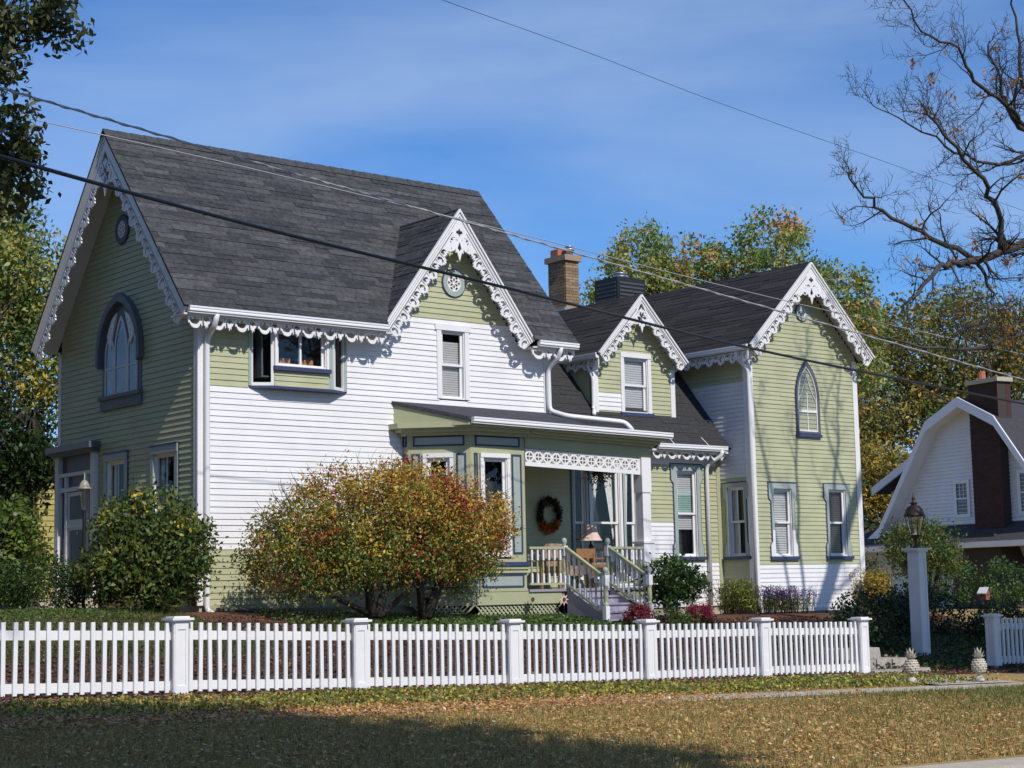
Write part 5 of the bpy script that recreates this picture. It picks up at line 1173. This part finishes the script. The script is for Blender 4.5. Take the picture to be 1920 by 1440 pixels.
grow('far_bush', 'dark bush in front of the neighbouring porch beside the tower', 'bush', (40.2, 33, .7), [((40.0, 33.0, 1.5), (1.3, 1, 1.0)), ((38.2, 31.6, 1.2), (1.2, .9, .8))], 5000, 140, .14, .11, [GRD, GR, BR], [3, 2, 1])
# ivy / ground cover
def cover(name, lab, n, xr, yr, size, pal, w, h=.08, dens=None):
    x = RNG.uniform(*xr, n); y = RNG.uniform(*yr, n)
    if dens is not None: k = dens(x, y) > RNG.uniform(size=n); x, y = x[k], y[k]
    p = np.stack([x, y, zg(x, y)+RNG.uniform(.01, h, len(x))], 1); a, b = leaf_axes(len(x), size, .3, 0, .6); o = quads(name, p, a, b, pick(pal, w, len(x), .25), LEAF, kind='stuff'); tag(o, lab, 'groundcover'); return o
nz_ = lambda x, y, s: .5+.5*np.sin(x*s+1.3*np.sin(y*s*1.7))*np.cos(y*s*1.3+x*s*.4)
cover('ivy', 'yellow green ivy ground cover along the foot of the picket fence', 30000, (7, 24.2), (16.9, 18.85), .052, [(.30, .32, .06), GR, (.52, .44, .07), OL, BR], [3, 2.6, 2.2, 2, 1.6], .08, lambda x, y: np.clip(.15+.95*nz_(x, y, 1.1)*np.clip((x-5)/9, .3, 1), 0, 1))
cover('periwinkle', 'green ground cover below the porch lattice and steps', 30000, (15.0, 22.6), (23.0, 25.4), .055, [GR, (.09, .15, .035), (.14, .20, .05), GRD], [4, 3, 2, 1], .11, lambda x, y: np.clip((x-15.5)/3.5, .25, 1)*np.clip(1.5-np.abs(y-24.3)*.6, 0, 1))
cover('myrtle', 'shaded ground cover around the stone steps and lamp post', 6000, (24.6, 33), (19.6, 22.5), .08, [GRD, GR, BR], [4, 2, 1], .14)
cover('side_weeds', 'rough grass and weeds on the left lawn beside the hedge', 9000, (6.5, 12.6), (24.6, 27.5), .06, [GR, (.10, .15, .04), (.17, .19, .06)], [3, 3, 2], .07)
# fallen leaves and grass
def litter(name, lab, n, xr, yr, size, pal, w, dens=None, lift=.03):
    x = RNG.uniform(*xr, n); y = RNG.uniform(*yr, n)
    if dens is not None: k = dens(x, y) > RNG.uniform(size=n); x, y = x[k], y[k]
    n = len(x); p = np.stack([x, y, zg(x, y)+RNG.uniform(.008, lift, n)], 1)
    d = unit(n); d[:, 2] *= .35; d /= np.linalg.norm(d, axis=1)[:, None]; q_ = unit(n)*.3+np.array([0, 0, 1.]); b = np.cross(d, q_); b /= np.linalg.norm(b, axis=1)[:, None]; s = size*RNG.uniform(.5, 1.4, (n, 1))
    o = quads(name, p, d*s*.5, b*s*.36, pick(pal, w, n, .3), LITTER, kind='stuff'); tag(o, lab, 'fallen leaves'); return o
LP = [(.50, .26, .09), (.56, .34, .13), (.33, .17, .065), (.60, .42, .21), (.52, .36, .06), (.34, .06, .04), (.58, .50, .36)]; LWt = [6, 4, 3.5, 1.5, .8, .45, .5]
litter('fallen_leaves', 'brown autumn leaves scattered over the front lawn', 125000, (3.5, 27), (9.5, 19.3), .042, LP, LWt, lambda x, y: np.where((np.abs(y-16.4) < .7) & (x < 15), 1, 0)+np.clip(.30+.75*nz_(x, y, .8)*nz_(x+3, y, 2.3)+.25*nz_(x, y+5, 5.1)-np.clip((x-16)/8, 0, .6)*np.clip((y-11.5)/2, 0, 1), .04, 1), .05)
litter('walk_leaves', 'brown leaves drifted over the sidewalk at the left', 16000, (5, 17.5), (15.8, 17.0), .05, LP, LWt, lambda x, y: np.clip((17.5-x)/4, 0, 1), .03)
litter('bank_leaves', 'brown leaves on the bank, darkened for the shade behind the picket fence', 74000, (7, 33), (18.7, 24.9), .05, [(.13, .06, .04), (.19, .09, .05), (.075, .04, .03), (.30, .20, .12), (.24, .15, .05), (.11, .035, .04)], [5, 3, 4, .7, .5, 1], lift=.05)  # leaf colours darkened to carry the shade at the fence
BANK = mat('bank_soil_with_shade', (.045, .028, .02), .95, nscale=6, col2=(.085, .05, .03), bump=.6, bscale=30)
grid('leafy_bank', np.linspace(6, 33, 90), np.linspace(18.9, 24.6, 22), BANK, .006)  # dark soil starts ahead of the fence, painting the shadow beneath it
def grass(n, xr, yr, h, pal, w, dens, name, lab):
    x = RNG.uniform(*xr, n); y = RNG.uniform(*yr, n); k = dens(x, y) > RNG.uniform(size=n); x, y = x[k], y[k]; n = len(x)
    p = np.stack([x, y, zg(x, y)-.005], 1); t = RNG.uniform(0, 2*PI, n); a = np.stack([np.cos(t), np.sin(t), 0*t], 1)*.006*RNG.uniform(.7, 1.5, (n, 1))
    b = np.stack([RNG.normal(0, .025, n), RNG.normal(0, .025, n), h*RNG.uniform(.5, 1.3, n)], 1); o = quads(name, p, a, b, pick(pal, w, n, .25), GRASSM, kind='stuff', tri=True); tag(o, lab, 'grass')
grass(150000, (4, 27), (9.5, 16.4), .06, [(.33, .26, .085), (.43, .31, .11), (.22, .21, .06), (.50, .38, .17)], [4, 3.6, 2.4, 1.6], lambda x, y: np.where(np.abs(y-16.3) < .55, .02, 1), 'lawn_grass', 'dry short grass of the lawn between street and fence')
grass(70000, (15, 29), (11.5, 16.0), .075, [(.06, .11, .02), (.09, .15, .03), (.12, .16, .04)], [4, 3, 2], lambda x, y: np.clip((x-15)/9, 0, 1)*np.clip(nz_(x, y, .7)+.15, 0, 1), 'green_grass', 'greener grass at the right near the walk')
grass(60000, (6, 13.6), (21.8, 28.5), .085, [(.08, .13, .03), (.14, .17, .05)], [2, 1], lambda x, y: np.clip((y-21.3)/1.5, 0, 1), 'yard_grass', 'grass on the raised yard left of the house')

# ---- large trees
def limbs(base, top, n, spread, r, seed=0):
    rr = random.Random(seed); base, top = Vector(base), Vector(top); L_ = [([base, base.lerp(top, .5)+Vector((rr.uniform(-.2, .2), rr.uniform(-.2, .2), 0)), top], [r, r*.75, r*.35])]
    for i in range(n):
        s = base.lerp(top, rr.uniform(.3, .95)); a = rr.uniform(0, 2*PI); e = s+Vector((math.cos(a)*spread, math.sin(a)*spread, spread*rr.uniform(.5, 1.1))); m_ = s.lerp(e, .5)+Vector((0, 0, -.1*spread)); L_.append(([s, m_, e], [r*.45, r*.3, r*.12]))
    return L_
grow('yellowing_tree', 'tall tree with yellowing green leaves behind the left gable', 'tree', (15.2, 42, 1.2), [((15.0, 42.0, 9.3), (3.2, 3, 3.3)), ((16.5, 41.6, 11.3), (1.6, 1.5, 1.6)), ((16.8, 41.5, 10.0), (1.7, 2, 2.2)), ((17.6, 41.3, 7.6), (1.6, 2, 2.2)), ((18.3, 41.0, 9.0), (1.1, 1.4, 1.8)), ((13.5, 42, 6.5), (2.6, 2.5, 2.4))], 56000, 600, .28, .15, [OL, GR, (.20, .19, .035), (.33, .25, .04), GRD], [4, 3, 3, 1.5, 1.5], limbs((15, 42, 1), (15.3, 42, 10), 10, 2.4, .28, 3), gain=1.75)
grow('shaded_tree', 'dark shaded tree between the yellow house and the gable wall', 'tree', (15.6, 38, 1.2), [((15.3, 38, 5.2), (1.8, 1.6, 1.3)), ((16.3, 38, 4.7), (1.0, 1.2, .8))], 9000, 160, .22, .16, [GRD, (.015, .028, .01), GR], [4, 3, 1], limbs((15.0, 38, 1), (15.2, 38, 5.5), 6, 1.3, .18, 5))
grow('maple_tree', 'green maple with orange tips rising behind the middle roof', 'tree', (39.5, 38, 1), [((37.9, 39.2, 10.9), (1.7, 1.6, 2.4)), ((39.0, 38.4, 10.2), (1.9, 1.6, 2.8)), ((41.2, 36.6, 11.1), (1.9, 1.6, 2.6)), ((42.6, 35.6, 9.8), (1.8, 1.5, 2.3)), ((40, 37.5, 8.2), (2.8, 2.0, 2.2)), ((43.2, 35.2, 9.0), (1.4, 1.2, 1.8)), ((36.9, 40.0, 9.8), (1.2, 1.2, 1.8))], 60000, 760, .20, .15, [GR, OL, (.13, .14, .035), (.30, .15, .05), (.22, .19, .05)], [4, 4, 3, 1.2, 1.2], limbs((39.6, 38, 1), (40, 37.8, 11), 12, 2.0, .25, 8), gain=1.95)
grow('locust_tree', 'tall orange brown locust tree far behind the gambrel house', 'tree', (78, 57, .5), [((75.5, 60, 13), (4, 4, 4)), ((79.0, 57, 14.5), (4.5, 4, 3.4)), ((83, 54, 13.5), (4, 4, 4)), ((78, 58, 9.5), (5, 4, 4)), ((73.8, 61.5, 9.5), (2.8, 2.8, 3.0))], 42000, 560, .5, .27, [OL, (.17, .14, .035), (.30, .20, .035), (.09, .10, .03), (.38, .24, .04), GR], [4.5, 3.5, 2, 3, .8, 2], limbs((79, 57, .3), (79, 57.5, 13), 14, 4.5, .45, 4), gain=1.35)
grow('golden_tree', 'lower golden tree between the tower and the gambrel house', 'tree', (64, 51, .5), [((63.0, 52.0, 6.3), (2.6, 2.4, 2.5)), ((65.3, 50.6, 5.2), (2.4, 2, 2.2)), ((61.5, 53, 4.2), (2.2, 2, 2.4))], 22000, 320, .32, .2, [(.36, .24, .03), (.24, .17, .03), OL, GRD], [4, 3, 3, 2], limbs((63.4, 51.5, .3), (63.5, 51.6, 6), 8, 2.0, .25, 9), gain=1.35)
grow('dark_tree', 'dark green tree directly behind the right edge of the tower', 'tree', (60, 50, .5), [((59.0, 50.5, 4.5), (2.4, 2.2, 3.0)), ((57.4, 51.5, 6.5), (2.0, 2.0, 2.5))], 8000, 150, .36, .26, [GRD, OL, (.2, .15, .03)], [4, 2, 1], limbs((59, 50.5, .3), (58.5, 50.8, 6), 6, 1.6, .25, 19))
# overhanging tree at top left: trunk stands left of the picture
ub = [((5.85, 13.8, 6.78), (.40, .4, .26)), ((6.15, 13.7, 6.72), (.26, .3, .24)), ((5.9, 14.1, 5.25), (.26, .35, .28)), ((5.75, 13.95, 6.05), (.26, .35, .26)), ((5.85, 14.05, 5.60), (.30, .35, .26)), ((5.75, 13.9, 6.45), (.25, .3, .2)), ((5.0, 14.2, 6.2), (.5, .5, .7)), ((4.0, 13.8, 7.6), (1.0, 1.0, .8))]
grow('overhanging_tree', 'dark leafy branches overhanging the upper left corner', 'tree', (2.6, 13.2, .5), ub, 14500, 480, .085, .080, [GRD, (.10, .11, .035), OL, (.07, .07, .025)], [4, 3, 2, 2],
     [([(2.6, 13.2, .3), (2.7, 13.3, 4.5), (3.0, 13.5, 7.5)], [.3, .24, .12]), ([(2.7, 13.3, 4.5), (4.2, 13.8, 6.0), (5.5, 14.0, 6.5)], [.12, .07, .02]), ([(2.9, 13.4, 5.2), (4.0, 13.9, 5.6), (5.3, 14.2, 5.7)], [.09, .05, .02])], droop=.5)
# street tree beside the photographer: only its shade on the lawn is in the picture
grow('street_tree', 'broad street tree beside the photographer, casting the shade on the lawn', 'tree', (4.6, 1.8, .2), [((3.6, 1.0, 11), (6.0, 5.5, 4.4))], 36000, 600, .5, .42, [GR, OL, YE_], [3, 2, 1], limbs((4.6, 1.8, -.1), (4.5, 1.8, 11), 12, 3.5, .38, 6), shell=.1)
grow('shade_tree', 'leafy tree right of the picture shading the lamp post', 'tree', (29.6, 13.2, -.1), [((29.0, 13.2, 7.4), (3.0, 3.0, 2.4))], 16000, 320, .35, .32, [GR, OL, OR_], [3, 2, 1], limbs((29.6, 13.2, -.2), (29.7, 13.2, 7), 8, 1.8, .2, 16), shell=.1)
# ---- bare tree on the right
def bare_tree():
    rr = random.Random(21); base = Vector((28.7, 16.4, -.2)); o = thing('bare_tree', 'nearly bare dark tree reaching in from the right edge', 'tree', tuple(base))
    tk = MB(); br = MB(); tips = []
    T = [Vector(p) for p in ((28.7, 16.4, -.2), (28.6, 16.5, 3), (28.4, 16.6, 6.2), (29.2, 16.6, 9), (30.9, 16.8, 12), (33.0, 17, 15.5))]
    tk.tube(T, [.42, .36, .32, .25, .17, .07], 10); tk.build('trunk', BARKG, o, smooth=True)
    Ls = [[(28.4, 16.6, 6.3), (27.5, 16.8, 7.6), (26.7, 17, 7.74), (25.69, 17, 7.46), (25.04, 17, 7.26), (24.28, 17, 7.01), (23.64, 16.9, 6.88), (22.98, 16.8, 6.72), (22.31, 16.7, 6.30), (21.74, 16.6, 5.98)],
          [(24.28, 17, 7.01), (23.39, 17.2, 7.35), (22.41, 17.3, 7.59), (21.81, 17.4, 7.87), (21.44, 17.4, 8.24)],
          [(28.9, 16.6, 8.0), (27.4, 16.8, 9.1), (26.53, 17, 9.34), (25.82, 17, 9.62), (25.44, 17, 9.9), (25.31, 17, 10.22), (25.1, 17.1, 11)],
          [(25.82, 17, 9.62), (25.12, 16.8, 9.8), (24.06, 16.7, 10.04), (23.51, 16.6, 10.51), (22.5, 16.6, 10.59), (21.84, 16.5, 11.01)],
          [(26.53, 17, 9.34), (25.6, 17.4, 9.0), (24.7, 17.6, 9.1), (23.7, 17.8, 9.5), (22.8, 17.9, 9.7)],
          [(25.04, 17, 7.26), (24.78, 16.9, 7.89), (24.22, 16.8, 8.38), (23.43, 16.7, 8.78), (22.82, 16.7, 9.19), (22.41, 16.6, 9.35)],
          [(28.5, 16.5, 5.2), (27.6, 16.9, 5.9), (26.69, 17, 5.99), (25.53, 17, 5.85), (24.42, 17, 5.54), (23.37, 17, 5.41), (22.24, 17, 5.42), (21.18, 17, 5.51)],
          [(29.1, 16.6, 8.8), (27.2, 16.9, 10.1), (25.97, 17, 10.38), (25.82, 17, 11.34), (25.66, 17, 12.19)], [(24.28, 17, 7.01), (24.52, 17, 6.65), (24.68, 17, 6.39), (24.45, 17, 5.91)],
          [(30.2, 16.7, 10.8), (30.6, 17.2, 12.2), (30.9, 17.6, 13.6), (31.2, 17.9, 15.2)], [(29.3, 16.6, 9.2), (29.9, 16.5, 10.6), (31.0, 16.3, 11.4), (32.2, 16.4, 12.6)], [(29.2, 16.6, 9.6), (28.2, 17.4, 13.6), (27.8, 17.8, 15.2)], [(29.5, 16.6, 9.8), (29.4, 17.6, 12.0), (29.7, 18.4, 13.8), (30.3, 19.0, 15.0)], [(31.3, 16.9, 12.6), (30.4, 16.8, 14.9), (31.6, 16.9, 16.6)]]
    R0 = [q_*.75 for q_ in (.15, .07, .12, .06, .05, .075, .085, .08, .05, .10, .09, .07, .08, .06)]
    def smooth_(pts, k=4):
        P = [Vector(p) for p in pts]; out = []
        for i in range(len(P)-1):
            a, b, c, d = P[max(i-1, 0)], P[i], P[i+1], P[min(i+2, len(P)-1)]
            for j in range(k): t = j/k; out.append(.5*((2*b)+(c-a)*t+(2*a-5*b+4*c-d)*t*t+(3*b-a-3*c+d)*t**3)+Vector((rr.gauss(0, .025), rr.gauss(0, .025), rr.gauss(0, .025))))
        return out+[P[-1]]
    def twig(s, d, l_, r, lev):
        n = 5; p = s.copy(); pts = [p.copy()]; d = d.normalized()
        for i in range(n):
            d = (d+Vector((rr.gauss(0, .22), rr.gauss(0, .22), rr.gauss(.05, .2)))).normalized(); p = p+d*l_/n; pts.append(p.copy())
        br.tube(pts, [r*(1-.75*i/n) for i in range(n+1)], 4 if lev > 0 else 5, cap=False)
        if lev < 2:
            for i in range(1, n+1):
                for _ in range(1 if rr.random() < .75 else 2):
                    sd_ = Vector((rr.gauss(0, 1), rr.gauss(0, 1), rr.gauss(0, 1))); sd_ = (sd_-d*sd_.dot(d)).normalized()
                    twig(pts[i], d*.8+sd_*.85, l_*rr.uniform(.38, .62), max(.0045, r*(1-.75*i/n)*.6), lev+1)
        else: tips.append(p.copy())
    for L_, r in zip(Ls, R0):
        P = smooth_(L_); m_ = len(P); br.tube(P, [r*(1-.8*i/(m_-1)) for i in range(m_)], 7)
        for i in range(3, m_):
            if rr.random() < .8:
                d = (P[min(i+1, m_-1)]-P[i-1]).normalized(); sd_ = Vector((rr.gauss(0, .9), rr.gauss(0, .7), rr.gauss(.2, 1))); sd_ = (sd_-d*sd_.dot(d)).normalized()
                twig(P[i], d*.75+sd_*.8, rr.uniform(.75, 1.35)*(1-.55*i/m_), max(.008, r*(1-.8*i/(m_-1))*.5), 0)
    br.build('branches', BARKG, o, smooth=True)
    # a few clinging orange leaf tufts
    P = []
    for t in rr.sample(tips, 60):
        for _ in range(rr.randint(3, 14)): P.append((t.x+rr.gauss(0, .06), t.y+rr.gauss(0, .06), t.z+rr.gauss(-.05, .06)))
    P = np.array(P); a, b = leaf_axes(len(P), .11, 0, .6, .4); quads('clinging_leaves', P, a, b, pick([(.45, .19, .03), (.52, .28, .05), (.33, .12, .03)], [3, 2, 1], len(P)), LEAF, o, loc=tuple(base))
bare_tree()

# ---- unseen trees added left of and behind the photographer to block horizon sky
proto = grow('added_sky_block_tree', 'unseen tree added on the left to block horizon sky', 'tree', (-9, 24, .6), [((-9, 24, 7.5), (5, 5, 5)), ((-7, 22, 4.5), (4, 4, 3.4))], 9000, 240, .6, .55, [GR, OL, YE_], [3, 2, 1], limbs((-9, 24, .4), (-9, 24, 8), 8, 3.0, .35, 31), group='unseen trees added to block the sky')
for x, y, lab_ in ((5.2, 29.5, 'unseen tree added nearest the left gable to block sky'), (1.0, 38, 'unseen tree added beyond the left gable to block sky'), (-2, 49, 'farthest unseen tree added on the left to block sky'), (-14, 12, 'unseen tree added near the street corner to block sky')):
    c = proto.copy(); COL.objects.link(c); c.location = (x, y, float(zg(x, y))-.1); c.rotation_euler = (0, 0, x); c['label'] = lab_
    for ch in list(proto.children):
        d = ch.copy(); COL.objects.link(d); d.parent = c
